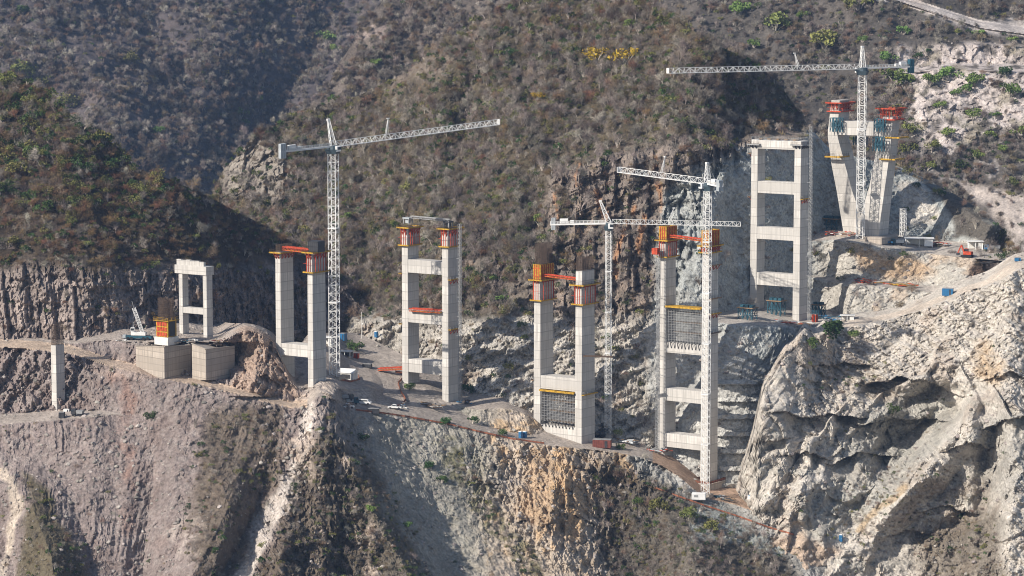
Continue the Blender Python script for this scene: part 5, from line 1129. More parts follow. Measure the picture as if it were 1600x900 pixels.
def container(label, px, py, w_, d_, h, col, deg=-35, name='container', cat='container', Yo=0, ribs=True, group=None, lift=0):
    c = P(px, py, gY(px, py)+Yo)+UP*lift; a, b = axes(deg); r = thing(name, label, cat, c, group); m = MB(); m.box(c+UP*h/2, a, b, UP, w_, d_, h); m.build('body', M[col], r, bevel=.05); m = MB()
    n = max(3, int(w_/.7)); 
    if ribs:
        for k in range(n+1): m.box(c+a*(w_*(k/n-.5))-b*(d_/2+.04)+UP*h/2, a, b, UP, .14, .08, h*.94)
        m.build('rib', M[col], r)
    m = MB(); m.box(c+UP*(h+.05), a, b, UP, w_*1.02, d_*1.02, .12); m.build('lid', M['grey' if col != 'white' else 'white'], r); 
    m = MB(); m.box(c+a*w_*.25-b*(d_/2+.07)+UP*h*.48, a, b, UP, w_*.16, .08, h*.8); m.build('door', M['dark'], r); return r
def pile(label, px, py, w_, d_, h, mats, n=22, deg=-35, name='timber_pile', cat='pile', L=3.5, Yo=0, group=None):
    """heap of planks, beams and sheets; every kind of piece is one part"""
    c = P(px, py, gY(px, py)+Yo); r = thing(name, label, cat, c, group)
    for mk in mats:
        m = MB()
        for k in range(n//len(mats)):
            a, b = axes(deg+random.gauss(0, 22)); z = (random.random()**1.5)*h; p = c+BU*random.uniform(-w_/2, w_/2)+BV*random.uniform(-d_/2, d_/2)+UP*(z+.1); t = Vector((a.x, a.y, random.gauss(0, .08))).normalized()
            l = L*random.uniform(.4, 1); m.bar(p-t*l/2, p+t*l/2, random.uniform(.15, .6), random.uniform(.1, .35))
        m.build({'wood': 'plank', 'orange': 'form_panel', 'rust': 'rebar_bundle', 'grey': 'tube_bundle', 'teal': 'beam', 'yellow': 'form_beam', 'brown': 'tarpaulin', 'white': 'sheet', 'dark': 'pipe', 'silver': 'sheet', 'blue': 'drum'}[mk], M[mk], r)
    return r
def netting(label, pts, h=.65, Yo=-.6, col='net'):
    """strip of orange mesh on short posts along an edge"""
    w_ = []
    for (x0, y0), (x1, y1) in zip(pts, pts[1:]):
        n = max(1, int(math.hypot(x1-x0, y1-y0)/6)); w_ += [G(x0+(x1-x0)*k/n, y0+(y1-y0)*k/n)+Vector((0, Yo, 0)) for k in range(n)]
    w_.append(G(*pts[-1])+Vector((0, Yo, 0))); r = thing('safety_netting', label, 'netting', w_[0], 'orange safety netting along the site roads'); m = MB()
    for p in w_: m.bar(p-UP*.4, p+UP*(h+.15), .12)
    m.build('post', M['rust'], r); m = MB()
    for p, q in zip(w_, w_[1:]):
        d = (q-p); s = d.cross(UP); 
        if s.length < 1e-4: continue
        s = s.normalized()*.04; sg = UP*(.12*random.random()); m.hexa([p-s, q-s, q+s, p+s], [p-s+UP*h-sg, q-s+UP*h-sg, q+s+UP*h-sg, p+s+UP*h-sg])
    m.build('mesh', M[col], r); return r
# ---- walled footing of the short pier (two angular concrete blocks) and the things on it
def block(label, corners, top, bot, name='footing_block'):
    """corners: (px, py at its foot) nearest edges first, top line py per corner; a solid block going back into the slope"""
    m = MB(); w_ = [P(x, y, Y) for x, y, Y in corners]; tz = [zat(t, Y) for (x, y, Y), t in zip(corners, top)]; q = [Vector((p.x, p.y, zat(bot, c[2]))) for p, c in zip(w_, corners)]; t = [Vector((p.x, p.y, z)) for p, z in zip(w_, tz)]
    c = sum(q, Vector())/len(q); r = thing(name, label, 'footing', c); m.hexa(q, t); m.build('wall', M['old_concrete'], r, bevel=.1); m = MB(); 
    for a, b in zip(t, t[1:]+t[:1]): m.bar(a+UP*.1, b+UP*.1, .5, .3)
    m.build('coping', M['old_concrete'], r); return r
yf = gY(300, 588)
block('left block of the concrete footing, under the yellow and red formwork box', [(257, 583, yf-9.), (299, 581, yf+6), (304, 540, yf+26), (212, 548, yf+4)], (542, 540, 540, 541), 592)
block('right block of the concrete footing, under the short finished pier', [(322, 587, yf-12.), (367, 574, yf+3), (352, 540, yf+20), (300, 572, yf-4)], (546, 541, 541, 537), 594)
fw = Fr(); fw.w = 5.2; fw.D = 4.4; yq = yf+6; b_ = P(262, 527, yq); fw.BR = Vector((b_.x, b_.y, 0)); fw.BL = fw.BR
r = thing('column_formwork', 'yellow and red formwork box with tall rebar standing beside the short finished pier', 'formwork', b_); z = b_.z-.4
m = MB(); slab_ring(m, fw, fw.BR, -.6, .9, z+.3, 3.0); m.build('pedestal', M['cream'], r, bevel=.05); m = MB(); slab_ring(m, fw, fw.BR, .02, .35, z+6.6, 6.2); m.build('shutter_panel', M['yellow'], r); m = MB()
for k in range(4):
    u = -fw.w+(k+.5)*fw.w/4
    for j in range(3): m.box(fw.BR+BU*u-BV*.42+UP*(z+1.4+j*2), BU, BV, UP, 1.0, .16, 1.5)
m.build('shutter_frame', M['orange'], r); m = MB(); m.box(fw.BR+BU*.42+BV*fw.D*.5+UP*(z+3.5), BU, BV, UP, .12, 3.4, 5.6); m.build('side_panel', M['dark'], r); m = MB(); slab_ring(m, fw, fw.BR, .3, 1.2, z+6.8, .2); rails(m, ringpts(fw, fw.BR, 1.1, z+6.8)); m.build('deck', M['yellow'], r); rebar(r, fw, fw.BR, z+6.6, 9.)
pile('clutter of teal and grey parts between the formwork box and the short pier', 292, 534, 8, 6, 1.6, ['teal', 'grey', 'wood', 'white'], 40, L=2.4, name='equipment_pile')
pile('loose planks lying on the footing right of the short pier', 345, 533, 7, 5, .8, ['wood', 'brown', 'rust'], 18, name='timber_pile')
# ---- mobile crane
def mobile_crane():
    c = P(217, 531, gY(217, 531)); a, b = axes(-8); r = thing('mobile_crane', 'white and teal mobile crane with raised lattice boom, left of the formwork box', 'mobile crane', c); m = MB(); m.hexa([c+a*x+UP*z-b*1.3 for x, z in ((-5, .7), (5.4, .7), (5.4, 1.5), (4, 1.7), (-5, 1.7))], [c+a*x+UP*z+b*1.3 for x, z in ((-5, .7), (5.4, .7), (5.4, 1.5), (4, 1.7), (-5, 1.7))]); m.build('chassis', M['teal'], r, bevel=.06)
    for x in (-4, -2.6, 2.2, 3.8):
        for y in (-1, 1): m = MB(); k = c+a*x+UP*.65; m.tube(k+b*y*1.0, k+b*y*1.45, .65, n=16); m.build('wheel', M['black'], r)
    m = MB(); m.hexa([c+a*x+UP*z-b*1.2 for x, z in ((-2.8, 1.8), (3., 1.8), (3., 3.0), (1.6, 3.3), (-1., 3.), (-2.8, 3.5))], [c+a*x+UP*z+b*1.2 for x, z in ((-2.8, 1.8), (3., 1.8), (3., 3.0), (1.6, 3.3), (-1., 3.), (-2.8, 3.5))]); m.build('upper_body', M['white'], r, bevel=.08)
    m = MB(); m.box(c-a*2.2-b*.6+UP*4.1, a, b, UP, 1.6, 1.3, 1.5); cb = m.build('cab', M['white'], r, bevel=.08); m = MB(); m.box(c-a*2.25-b*.62+UP*4.2, a, b, UP, 1.3, 1.34, .9); m.build('window', M['glass'], cb)
    m = MB(); p = c+a*1.5+UP*3; q = P(209, 481, c.y-.5); lattice(m, p, q, 1.2, 1.2, 10, .24); m.build('boom', M['white'], r); m = MB(); m.bar(q, q-a*.7+UP*2.6, .14); m.bar(q, c-a*2.5+UP*3.4, .06); m.bar(c-a*2+UP*3.4, c-a*2+UP*7, .16); m.build('mast', M['grey'], r); m = MB(); m.box(c-a*5.6+UP*1.2, a, b, UP, 1.3, 2, 1.5); m.build('counterweight', M['silver'], r, bevel=.08)
mobile_crane()
pile('jumble of grey and white parts on the ground left of the mobile crane', 192, 533, 5, 3, 1.2, ['grey', 'white', 'dark'], 18, L=1.8, name='equipment_pile')
# ---- lower left road
container('small dark box at the edge of the lower left road', 97, 653, 2.0, 1.6, 2.2, 'dark', -10, name='equipment_box', cat='box')
def excavator(label, px, py, deg, col='yellow', reach=(3.2, 2.6, 5.2, .6), sc=1.):
    c = P(px, py, gY(px, py)); a, b = axes(deg); r = thing('excavator', label, 'excavator', c)
    for y in (-1, 1): m = MB(); m.hexa([c+(a*x+UP*z+b*(y*1.05-.28))*sc for x, z in ((-1.9, .1), (1.9, .1), (2.2, .5), (1.9, .9), (-1.9, .9), (-2.2, .5))], [c+(a*x+UP*z+b*(y*1.05+.28))*sc for x, z in ((-1.9, .1), (1.9, .1), (2.2, .5), (1.9, .9), (-1.9, .9), (-2.2, .5))]); m.build('track', M['black'], r)
    m = MB(); m.box(c+(UP*1.6-a*.4)*sc, a, b, UP, 3.2*sc, 2.3*sc, 1.2*sc); m.build('body', M[col], r, bevel=.1); m = MB(); m.box(c+(UP*2.6+a*.5-b*.6)*sc, a, b, UP, 1.4*sc, 1.*sc, 1.3*sc); cb = m.build('cab', M[col], r, bevel=.06); m = MB(); m.box(c+(UP*2.7+a*.52-b*.6)*sc, a, b, UP, 1.42*sc, 1.03*sc, .8*sc); m.build('window', M['glass'], cb)
    p0 = c+(a*1.1+UP*1.9+b*.3)*sc; p1_ = c+(a*reach[0]+UP*(reach[1]+1.8)+b*.3)*sc; p2_ = c+(a*reach[2]+UP*reach[3]+b*.3)*sc
    m = MB(); m.bar(p0, p1_, .45*sc, .55*sc); m.build('boom', M[col], r); m = MB(); m.bar(p1_, p2_+UP*.7*sc, .35*sc, .4*sc); m.build('arm', M[col], r); m = MB(); k = p2_; m.hexa([k+(a*x+UP*z-b*.5)*sc for x, z in ((-.5, .7), (.4, .8), (.5, .1), (-.2, -.2), (-.7, .2))], [k+(a*x+UP*z+b*.5)*sc for x, z in ((-.5, .7), (.4, .8), (.5, .1), (-.2, -.2), (-.7, .2))]); m.build('bucket', M['dark'], r); return r
vehicle('small dark truck standing right of the white column on the lower left road', 121, 650, 165, 4.6, 'truck', 'dark', None)
container('white board box lying behind the small dark box by the column', 104, 643, 2.2, 1.2, .9, 'white', -10, name='equipment_box', cat='box', ribs=False)
# ---- gravel yard
shed('white gabled tent at the foot of the tower crane with the rising jib', 544, 591, 6.0, 4.6, 2.4, -20, gable=1.5, name='site_tent', cat='tent')
netting('orange netting round the white gabled tent', [(524, 590), (532, 594), (548, 597), (562, 593), (560, 588)], .8)
vehicle('dark truck furthest back in the row of vehicles beside the mound', 541, 626, 20, 5.6, 'truck', 'dark')
vehicle('teal truck parked between the dark truck and the white pickup', 549, 632, 12, 5.6, 'truck', 'teal')
vehicle('white pickup nearest the spur in the row of parked vehicles', 543, 638, 8, 5.2, 'pickup', 'white')
vehicle('white van parked right of the teal truck at the foot of the mound', 569, 632, -12, 5.6, 'van', 'white')
vehicle('white pickup alone on the right of the yard by the orange netting', 617, 639, 172, 5.4, 'pickup', 'white')
pile('blue and grey gear heaped beside the lone white pickup', 630, 637, 3.5, 2.5, 1.8, ['blue', 'grey', 'white'], 16, L=1.6, name='equipment_pile')
container('black skip at the front edge of the gravel yard', 584, 646, 4.0, 1.8, 1.9, 'dark', -6, name='skip', cat='skip')
container('dark skip beside the road that climbs through the yard', 574, 574, 3.6, 1.8, 1.4, 'dark', -20, name='skip', cat='skip')
container('orange bin on the bank above the climbing road', 557, 560, 2.0, 1.6, 2.2, 'orange', -20, name='waste_bin', cat='bin')
shed('open pale shelter half hidden behind the crane mast at the back of the yard', 512, 540, 5, 4, 3.4, -20, gable=0, posts=True, roof='white', name='site_shelter', cat='shelter')
container('blue box beside the crane mast at the back of the yard', 536, 532, 2.6, 2.2, 3.0, 'blue', -30, name='container')
shed('low dark shelter with a pale roof behind the crane mast in the yard', 541, 556, 5, 3.6, 1.8, -20, gable=0, roof='cream', wall='dark', name='site_shelter', cat='shelter', posts=True)
potty('blue portable toilet alone on the ledge behind the lamp pole', 588, 527, 2.6)
def pole():
    c = P(565.5, 528, gY(565.5, 528)); r = thing('lamp_pole', 'thin concrete pole with a crossarm on the ledge behind the yard', 'lamp pole', c); m = MB(); m.tube(c-UP*.5, c+UP*11, .2, .12); m.build('pole', M['cream'], r); m = MB(); m.bar(c+UP*9.6-BU*1, c+UP*9.6+BU*1, .14); m.build('crossarm', M['wood'], r); m = MB(); m.box(c+UP*6+BU*.5, BU, BV, UP, .5, .4, .5); m.build('lamp', M['white'], r)
pole()
Yg = gY(612, 580)
gangway('long orange beam bridging from the yard bank to the low crossbeam behind it', P(592, 575, Yg-2), P(632, 573, Yg-6), 'orange', 2., 1., group=None)
netting('orange netting stepping down the bank left of the yard pier', [(618, 582), (628, 584), (632, 590), (622, 600), (626, 612), (634, 626), (628, 634), (616, 638)], 1.1)
netting('orange netting along the road edge from the yard to the blue toilets', [(556, 641), (600, 646), (640, 652), (700, 663), (750, 675), (800, 686), (850, 693)], .65)
pile('stacked beams and tubes in front of the yard pier', 668, 634, 13, 4, 1.0, ['wood', 'white', 'grey', 'rust'], 40, L=6)
pile('dark tools and drums at the foot of the yard pier hoist', 726, 630, 7, 3, 1.6, ['dark', 'blue', 'rust'], 24, L=2, name='equipment_pile')
# ---- bench of the scaffolded pier
potty('left one of the two blue toilets beside the road below the yard', 813.5, 684, 2.6); potty('right one of the two blue toilets beside the road below the yard', 820.5, 684, 2.6)
container('brown red container hut at the foot of the slim crane mast', 941, 699, 7.0, 3.2, 3.2, 'brown', -12, name='container_hut', cat='hut')
pile('pale planks and sheets piled right of the brown red hut', 972, 690, 10, 5, 1.2, ['wood', 'white', 'silver'], 34, L=5)
excavator('brown drilling excavator standing behind the brown red hut', 939, 683, 60, 'dark', (1.4, 3.2, 2.4, 1.2), 1.1)
pile('orange form panels and cable scattered on the bench left of the tallest pier', 1022, 705, 11, 6, 1.0, ['orange', 'grey', 'silver', 'rust'], 46, L=3)
# ---- pit of the tallest pier
def generator():
    c = P(1092, 781, gY(1092, 781)-1); a, b = axes(-8); r = thing('generator', 'white generator cabin at the foot of the stout crane mast', 'generator', c); m = MB(); m.box(c+UP*1.5, a, b, UP, 5.4, 2.8, 2.6); m.build('cabin', M['white'], r, bevel=.12); m = MB(); m.box(c+a*2.72+UP*1.5, a, b, UP, .06, 2.2, 2.1); m.build('door', M['teal'], r); m = MB(); m.box(c-b*1.42-a*1+UP*1.7, a, b, UP, 1.6, .05, .9); m.build('vent', M['grey'], r); m = MB(); m.tube(c+a*.8+UP*2.8, c+a*.8+UP*3.6, .14); m.build('exhaust', M['dark'], r); m = MB(); m.box(c+UP*.1, a, b, UP, 5.6, 2.6, .4); m.build('skid', M['dark'], r)
generator()
pile('planks and teal gear strewn right of the white generator cabin', 1128, 780, 10, 4, 1.2, ['wood', 'teal', 'grey', 'dark'], 44, L=3.4)
pl = thing('timber_board', 'brown timber boards leaning up against the pale rock by the pit', 'board', P(1157, 777, gY(1157, 777))); m = MB(); c = P(1157, 776, gY(1157, 777))
for k in range(3): m.bar(c+BU*(k*.5), c+BU*(k*.5+1.6)+UP*4.2-BV*.4, .45, .12)
m.build('board', M['wood'], pl)
tk = thing('water_drum', 'white drum on the ground at the right end of the pit', 'drum', P(1171, 780, gY(1171, 780))); m = MB(); c = P(1171, 780, gY(1171, 780)); m.tube(c, c+UP*1.5, .8, .8, 14); m.build('drum', M['white'], tk); m = MB(); m.tube(c+UP*1.5, c+UP*1.7, .5, .4, 14); m.build('lid', M['blue'], tk)
netting('orange netting along the road that runs down from the pit', [(1022, 762), (1060, 776), (1100, 790), (1150, 806), (1200, 824), (1240, 836)], .65)
potty('blue and white toilet alone at the bottom end of the lower right road', 1314, 846, 2.8, -20)
# ---- bench of the pier by the cut wall
def gbench(px, py): return P(px, py, gY(px, py))
bluework('teal falsework with a timber deck left of the pier by the cut wall', gbench(1168, 499), 6.5, 4, 4.6)
bluework('teal falsework behind the legs of the pier by the cut wall', gbench(1213, 493), 6, 4, 6)
bluework('teal falsework right of the thin hoist mast by the cut wall', gbench(1279, 494), 4.5, 3, 4.6)
pile('blue steel props stacked on the bench right of the cut wall pier', 1298, 500, 8, 4, 1.8, ['blue', 'teal', 'silver'], 44, L=3, name='prop_stack', cat='stack')
pile('orange form panels and timber around the feet of the cut wall pier', 1225, 505, 26, 4, .9, ['orange', 'wood', 'rust', 'white'], 90, L=4)
container('orange hoist cage at the foot of the thin hoist mast by the cut wall', 1273, 503, 2.0, 1.8, 3.2, 'orange', -35, name='hoist_cage', cat='cage', ribs=False)
shed('small pale shelter at the right end of the cut wall bench', 1324, 500, 5.6, 3, 1.9, -10, gable=0, posts=True, name='site_shelter', cat='shelter')
# ---- terrace and pylon bench
bluework('teal falsework with a timber deck left of the V-shaped pylon', gbench(1300, 358), 7.5, 5, 4.4)
pile('red and white tarpaulined rubble left of the pylon foot', 1312, 368, 13, 5, 1.8, ['brown', 'white', 'orange', 'wood'], 46, L=3, name='rubble_heap', cat='heap')
def lattower():
    c = gbench(1411, 369); r = thing('lattice_tower', 'short white lattice tower right of the V-shaped pylon', 'tower', c); m = MB(); mast(m, c, c+UP*12, 2.2, R(-25), 6, .2); m.build('mast', M['white'], r); m = MB(); m.box(c+UP*12, BU, BV, UP, 2.6, 2.6, .25); m.build('deck', M['grey'], r)
lattower()
shed('white walled shelter on the pylon bench right of the tall crane', 1436, 384, 12, 6, 3.2, -6, gable=0, posts=True, wall='white', name='site_shelter', cat='shelter')
shed('small white shelter further right along the pylon bench', 1524, 389, 6.5, 4, 3.2, -6, gable=0, posts=True, wall='cream', name='site_shelter', cat='shelter')
vehicle('blue pickup parked left of the white walled shelter', 1385, 381, 175, 5.2, 'pickup', 'blue', 'vehicles on the pylon bench'); vehicle('teal truck parked beside the white walled shelter', 1402, 383, 175, 5.6, 'truck', 'teal', 'vehicles on the pylon bench')
vehicle('blue truck parked right of the small white shelter', 1550, 392, 175, 6.5, 'truck', 'blue', 'vehicles on the pylon bench')
pile('timber and silver sheets stacked at the pylon foot by the lattice tower', 1390, 372, 8, 4, 1.4, ['wood', 'silver', 'dark'], 34, L=3)
pile('grey beams and orange panels on the slope right of the white walled shelter', 1468, 384, 9, 6, 1.6, ['orange', 'grey', 'rust'], 40, L=4)
excavator('orange excavator with its arm up on the slope right of the pylon bench', 1511, 402, 150, 'orange', (2.2, 2.8, 3.6, .8), 1.1)
pile('dark pipes lying along the edge below the orange excavator', 1530, 410, 14, 3, 1.0, ['dark', 'rust'], 24, -20, L=8, name='pipe_stack', cat='stack')
pile('orange red machinery parts heaped on the terrace below the pylon bench', 1352, 443, 9, 3, 1.8, ['orange', 'brown', 'rust'], 40, L=2.6, name='machinery_heap', cat='heap')
pile('yellow and orange beams laid along the terrace right of the red heap', 1400, 446, 16, 3, .8, ['yellow', 'orange', 'wood'], 34, -8, L=6, name='beam_stack', cat='stack')
container('blue tank with a pale lid beside the upper right road', 1481, 462, 4.2, 2.2, 3.0, 'blue', -20, name='water_tank', cat='tank')
container('small blue chest at the kink of the upper right road', 1590, 408, 2.4, 1.8, 1.4, 'blue', -10, name='tool_chest', cat='chest')
# ---- boulders on the slopes
def boulder_mesh(k):
    rr = np.random.default_rng(50+k); m = bpy.data.meshes.new('boulder'); import bmesh; b = bmesh.new(); bmesh.ops.create_icosphere(b, subdivisions=2, radius=1)
    for v in b.verts:
        n = v.co.normalized(); s = 1
        for j in range(7): d = Vector(np.random.default_rng(900+k*10+j).normal(size=3)).normalized(); s = min(s, .62/max(.62, n.dot(d))+.04*rr.normal())
        v.co = Vector((n.x*1.15, n.y*.9, n.z*.75))*s
    b.to_mesh(m); b.free(); m.materials.append(M['boulder']); return m
M['boulder'] = leafmat('broken stone', (.29, .26, .235), .45, .95); BM = [boulder_mesh(k) for k in range(5)]
spots = [(682, 688, 5), (830, 755, 5), (812, 700, 2), (640, 690, 3), (648, 730, 3), (668, 758, 3), (745, 712, 2.4), (780, 762, 3), (620, 700, 2.4), (700, 735, 2), (660, 700, 2.), (182, 705, 2.6), (173, 790, 2), (183, 818, 1.8), (165, 780, 2), (246, 790, 1.8), (122, 706, 2), (380, 756, 3), (176, 675, 2.2), (183, 680, 2), (187, 838, 1.6), (200, 812, 2.), (1225, 735, 2), (1290, 860, 2.6), (1300, 872, 3), (1275, 868, 2.4), (1238, 885, 4.5), (1320, 865, 2.4), (1555, 458, 3.4), (1562, 470, 3.), (1548, 480, 2.4), (1418, 522, 3), (1380, 526, 3.4), (1393, 545, 2.4), (1350, 530, 2.), (1440, 545, 2.4), (1455, 520, 2), (1500, 500, 2.2), (1525, 505, 2.), (1480, 560, 2), (560, 700, 2), (735, 680, 2.), (1180, 545, 2.), (1210, 540, 2.4), (1160, 530, 1.8), (880, 850, 2), (905, 870, 2.4), (860, 875, 2), (715, 790, 2), (770, 800, 2.2), (750, 850, 2.), (690, 850, 1.8), (800, 860, 2.), (730, 880, 2.)]
for x, y, s in spots:
    o = bpy.data.objects.new('boulder', random.choice(BM)); COL.objects.link(o); p = G(x, y); k = s/2/(F/p.y)*1.6; o.location = p+UP*k*.2; o.scale = (k, k, k); o.rotation_euler = (random.random(), random.random(), random.random()*6)
    z_ = 'purple grey slope under the lower left road' if x < 480 else 'gravel slope below the yard' if x < 1000 else 'rubble by the lower right road' if y > 700 else 'pale rubble slope below the upper right road'
    tag(o, f'pale boulder lying on the {z_}', 'boulder', f'boulders on the {z_}')
# ---- trees that stand out by their leaves
def ltree(key, r, n, lr, flat, clumps, lm, bark='bark'):
    t, c = leafy(r, n, lr, flat, clumps); return t.mesh('trunk', M[bark]), c.mesh('crown', M[lm])
KIND = {'green': [ltree('g', 3., 620, .26, .75, 10, 'leaf_green') for _ in range(3)], 'dark': [ltree('d', 3., 620, .26, .7, 10, 'leaf_dark') for _ in range(2)], 'olive': [ltree('o', 3., 560, .26, .7, 11, 'leaf_olive') for _ in range(2)], 'yellow': [ltree('y', 3., 420, .24, .62, 13, 'leaf_yellow') for _ in range(2)]}
def tree(kind, px, py, rpx, label, group=None, s=None):
    p = G(px, py); k = rpx/(F/p.y)/2.6; tm, cm = random.choice(KIND[kind]); r = thing('tree', label, 'tree', p-UP*k*.6, group); r.scale = (k, k, k*.95); r.rotation_euler = (0, 0, random.random()*6)
    for nm, me in (('trunk', tm), ('crown', cm)): o = bpy.data.objects.new(nm, me); link(o, r)
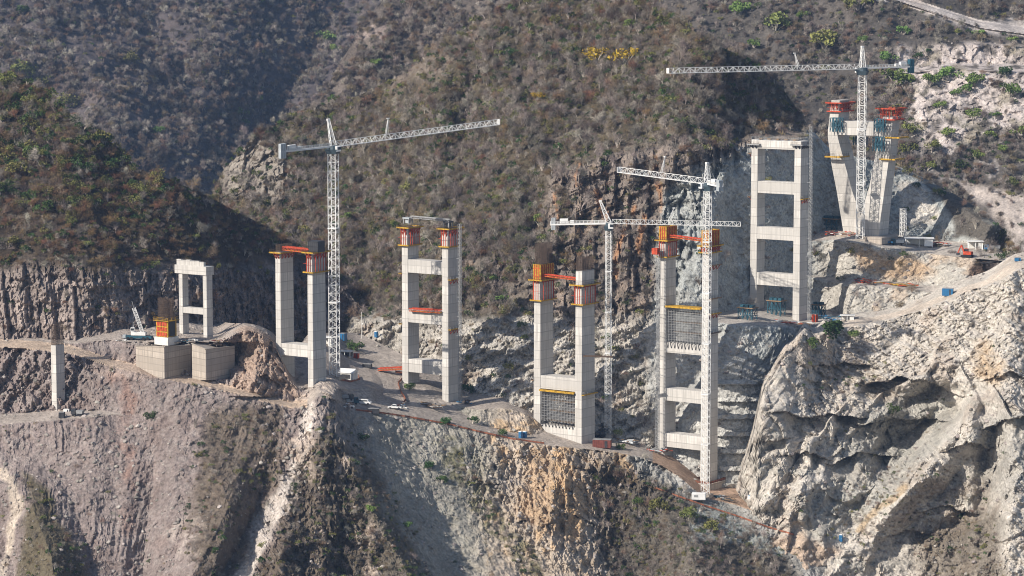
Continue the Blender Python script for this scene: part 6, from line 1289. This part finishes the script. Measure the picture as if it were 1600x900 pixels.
T = [('green', 1482, 214, 12, 'green tree on the far slope, left of the spreading one low down'), ('dark', 1502, 264, 12, 'dark green tree just below the spreading one low on the far slope'), ('green', 1566, 238, 10, 'bright green bush between the scree gully and the right picture edge'), ('olive', 1582, 292, 13, 'olive tree at the right edge above the pale lower cutting'), ('olive', 1448, 266, 12, 'olive bush on the skyline just behind the pylon bench rock'), ('green', 1556, 186, 9, 'small green bush right of the tree alone on the scree gully'), ('green', 1470, 170, 10, 'green bush in the scrub below the middle of the quarry row'), ('green', 1592, 212, 12, 'green tree at the right edge under the two on the scree'), ('olive', 1400, 180, 14, 'olive tree directly right of the tall crane mast, above the pylon head'), ('green', 1256, 30, 11, 'green bush between two olive trees above the long jib'), ('green', 1180, 110, 10, 'green bush on the far slope just above the long jib'),
 ('green', 1156, 24, 18, 'bright green tree high on the far slope near the top edge'), ('olive', 1212, 46, 22, 'broad olive tree uphill of the long crane jib, left of its strut'), ('olive', 1288, 76, 24, 'widest olive green tree just above the long jib near its strut'), ('olive', 1342, 14, 22, 'olive green tree at the top edge above the tall crane'), ('green', 1411, 54, 11, 'small round green tree between the quarry and the upper road'), ('green', 1348, 66, 8, 'little yellow green tree beside the tallest crane head'), ('green', 1178, 74, 10, 'flat bright green tree on the skyline of the middle mountain'), ('green', 1400, 136, 24, 'large bright green tree under the counter jib of the tall crane'), ('green', 1388, 98, 14, 'light green tree above the counter jib at the quarry edge'), ('green', 1452, 134, 16, 'green tree at the left end of the row below the quarry'), ('green', 1485, 126, 17, 'tallest green tree in the middle of the row below the quarry'), ('green', 1524, 134, 16, 'green tree at the right end of the row below the quarry'), ('green', 1508, 146, 12, 'low green tree under the right end of the quarry row'), ('green', 1578, 150, 17, 'green tree at the right picture edge on the scree'), ('dark', 1574, 122, 14, 'darker green tree right above the one on the scree'), ('green', 1532, 60, 11, 'green tree on the bank between the two far roads'), ('green', 1584, 68, 9, 'small green tree near the right end of the upper road'), ('green', 1520, 186, 13, 'green tree alone on the bare scree gully'), ('green', 1525, 250, 14, 'spreading green tree low on the far right slope'), ('olive', 1425, 206, 13, 'olive tree just right of the pylon head'), ('green', 1545, 218, 11, 'green tree uphill of the spreading one on the far right slope'), ('olive', 1420, 240, 14, 'dull green tree beside the right pylon leg'), ('olive', 1456, 234, 13, 'dull green tree in scrub a little right of the pylon'), ('dark', 1436, 90, 7, 'small dark bush on the bare quarry face'), ('dark', 1450, 82, 5, 'tiny dark bush beside the quarry face bush'), ('green', 1495, 150, 9, 'small green bush under the tallest tree of the quarry row'), ('green', 1330, 0, 9, 'green treetop cut by the top edge left of the far road'),
 ('yellow', 934, 96, 20, 'orange yellow flowering tree, left of the bright pair on the middle mountain'), ('yellow', 980, 100, 22, 'orange yellow flowering tree, wider right one of the bright pair'), ('yellow', 838, 156, 11, 'faint yellow tree left of the bright pair on the middle mountain'),
 ('green', 782, 482, 18, 'bright green bush at the foot of the middle mountain left of the scaffolded pier'), ('green', 768, 442, 9, 'small green bush above the bright one left of the scaffolded pier'), ('green', 540, 344, 10, 'green bush just right of the crane mast with the rising jib'), ('green', 588, 104, 10, 'light green bush on the ridge beyond the rising jib'), ('green', 508, 66, 15, 'bright green tree in the dark far valley'), ('green', 524, 80, 9, 'small green tree below the bright one in the far valley'), ('green', 628, 138, 7, 'tiny green bush on the ridge above the rising jib'), ('green', 832, 328, 11, 'green bush on the shaded slope left of the slim crane'), ('green', 842, 350, 13, 'round green bush right below another, left of the slim crane counterweight'), ('dark', 1076, 150, 11, 'dark green bush under the tip of the long jib'), ('green', 985, 44, 11, 'green bush near the crest above the flowering trees'), ('olive', 1036, 40, 13, 'olive tree on the crest right of the flowering trees'), ('green', 998, 158, 9, 'green bush in scrub below the flowering trees'), ('green', 620, 196, 8, 'bright green bush just above the strut of the rising jib'), ('green', 690, 196, 9, 'green bush above the middle of the rising jib'), ('olive', 610, 210, 9, 'olive shrub touching the rising jib beside its strut'),
 ('olive', 36, 118, 20, 'yellow green tree on the crest of the left hill'), ('olive', 12, 134, 18, 'mustard green tree at the left edge on the hill crest'), ('olive', 64, 134, 12, 'olive tree on the crest just right of the yellow green one'), ('olive', 106, 166, 17, 'ochre green tree lower down the crest of the left hill'), ('green', 24, 156, 9, 'small bright green bush near the left hill crest'), ('green', 50, 246, 15, 'flat bright green tree in the middle of the left hill'), ('green', 8, 212, 9, 'green bush at the left edge halfway up the hill'), ('green', 34, 232, 8, 'small green bush above the flat bright tree'), ('green', 22, 258, 7, 'tiny green bush left of the flat bright tree'), ('green', 46, 272, 10, 'green bush below the flat bright tree'), ('olive', 15, 384, 13, 'dull green bush at the left edge above the rock wall'), ('green', 150, 264, 7, 'tiny green bush on the shoulder of the left hill'), ('olive', 230, 304, 14, 'yellow green shrub on the shaded side of the left hill'), ('green', 345, 304, 9, 'bright green bush where the left hill meets the pale outcrop'), ('dark', 70, 330, 14, 'dark green tree in the scrub above the left rock wall'),
 ('dark', 35, 22, 11, 'dark green tree near the top left corner'), ('olive', 200, 100, 16, 'pale olive tree alone on the purple far hill'), ('green', 107, 40, 9, 'small green tree on the far crest at top left'), ('green', 402, 6, 11, 'green tree at the top edge of the far hill'), ('green', 376, 182, 12, 'green tree deep in the far valley'), ('green', 382, 196, 8, 'small green tree under the one deep in the far valley'), ('yellow', 354, 116, 6, 'small yellow tree on the purple far hill'), ('green', 250, 212, 12, 'dull green tree near the bottom of the far valley'), ('green', 404, 158, 8, 'green tree right of those deep in the far valley'),
 ('dark', 1292, 530, 24, 'dark green thicket on the rubble slope below the cut wall bench'), ('dark', 1262, 545, 14, 'dark bush left of the thicket below the cut wall bench'), ('green', 1333, 528, 9, 'green bush right of the dark thicket on the pale rubble'), ('dark', 235, 655, 10, 'dark green bush on the purple slope below the dirt road'), ('dark', 700, 668, 12, 'dark green bush just below the road in front of the yard'), ('dark', 738, 662, 9, 'dark bush below the road right of the yard'), ('dark', 568, 688, 9, 'dark bush beside the top of the shaded spur'), ('dark', 675, 735, 11, 'dark green bush midway down the gravel slope'), ('dark', 690, 755, 9, 'dark bush below another midway down the gravel slope'), ('green', 580, 800, 9, 'light green bush on the shaded spur'), ('green', 637, 826, 9, 'light green sapling low on the shaded spur'), ('olive', 1030, 800, 17, 'yellow green tree at the top of the brown wooded spur'), ('olive', 1075, 812, 16, 'olive tree right of the topmost one on the brown wooded spur'), ('olive', 1110, 830, 14, 'olive tree on the wooded spur beside the lower road'), ('green', 1000, 790, 11, 'bright green bush at the left top of the brown wooded spur'), ('dark', 785, 680, 8, 'dark round bush on the road edge left of the blue toilets'), ('dark', 1396, 646, 12, 'dark bush in the recess of the right cliff'), ('dark', 970, 702, 8, 'green bush below the brown red hut'), ('dark', 730, 616, 12, 'dark bush at the foot of the yard pier hoist'), ('dark', 555, 548, 13, 'dark green bush on the bank behind the crane mast'), ('green', 640, 610, 9, 'green bush under the low crossbeam of the yard pier')]
for k_, x, y, rr, lb in T: tree(k_, x, y, rr, lb)

# ---- loose rubble on the spoil slopes and benches
RUB = bpy.data.collections.new('rubble shapes')
for k, me in enumerate(BM): o = bpy.data.objects.new(f'{k}_stone', me); RUB.objects.link(o)
rp = []; rs = []
for s_, n_, dn in ((SG, 7000, lambda px, py, W: (.35+.65*clumpy(W, 12, -.2, .3, 301))*(1-.75*np.max([poly(px, py, g_[0], 14) for g_ in GV], 0))*np.where((py < ip(px, Rf)+2) & (py > ip(px, Rb)-3), .08, 1)*np.where(py < ip(px, Rb), .35, 1)), (SB, 3200, lambda px, py, W: (.2+.8*clumpy(W, 14, -.1, .3, 302))*np.where((py < ip(px, B_rf)+2) & (py > ip(px, B_rb)-3), .05, 1)), (SCn, 2200, lambda px, py, W: sstep(480, 520, py)+sstep(1270, 1310, px)*sstep(350, 380, py)), (SR, 700, lambda px, py, W: R_quarry(px, py))):
    i, W, px, py = pick_points(s_, n_, dn); rp.append(W-np.array([0, 0, .05])); rs.append(np.minimum(.16*np.exp(RNG.exponential(.62, n_)), 1.1))
rp = np.concatenate(rp); rs = np.concatenate(rs)
o = gn_scatter('rubble', rp, RNG.integers(0, len(BM), len(rp)), rs, RNG.uniform(0, 6.28, len(rp)), RUB); tag(o, 'loose broken stone strewn over the spoil slopes and benches', 'rubble', kind='stuff')
finish_scrub()
if HZ:
    M["haze"] = bpy.data.materials.new("haze air"); mh = M["haze"]; mh.use_nodes = True; th = mh.node_tree; th.nodes.remove(th.nodes["Principled BSDF"])
    pv = th.nodes.new("ShaderNodeVolumePrincipled"); pv.inputs["Density"].default_value = HAZE_D; pv.inputs["Color"].default_value = (.42, .62, 1, 1); pv.inputs["Anisotropy"].default_value = .2
    th.links.new(pv.outputs[0], th.nodes["Material Output"].inputs["Volume"])
    ho = tag(hz.build("haze", mh), "thin bluish haze hanging in the valley air", "haze", kind="stuff")
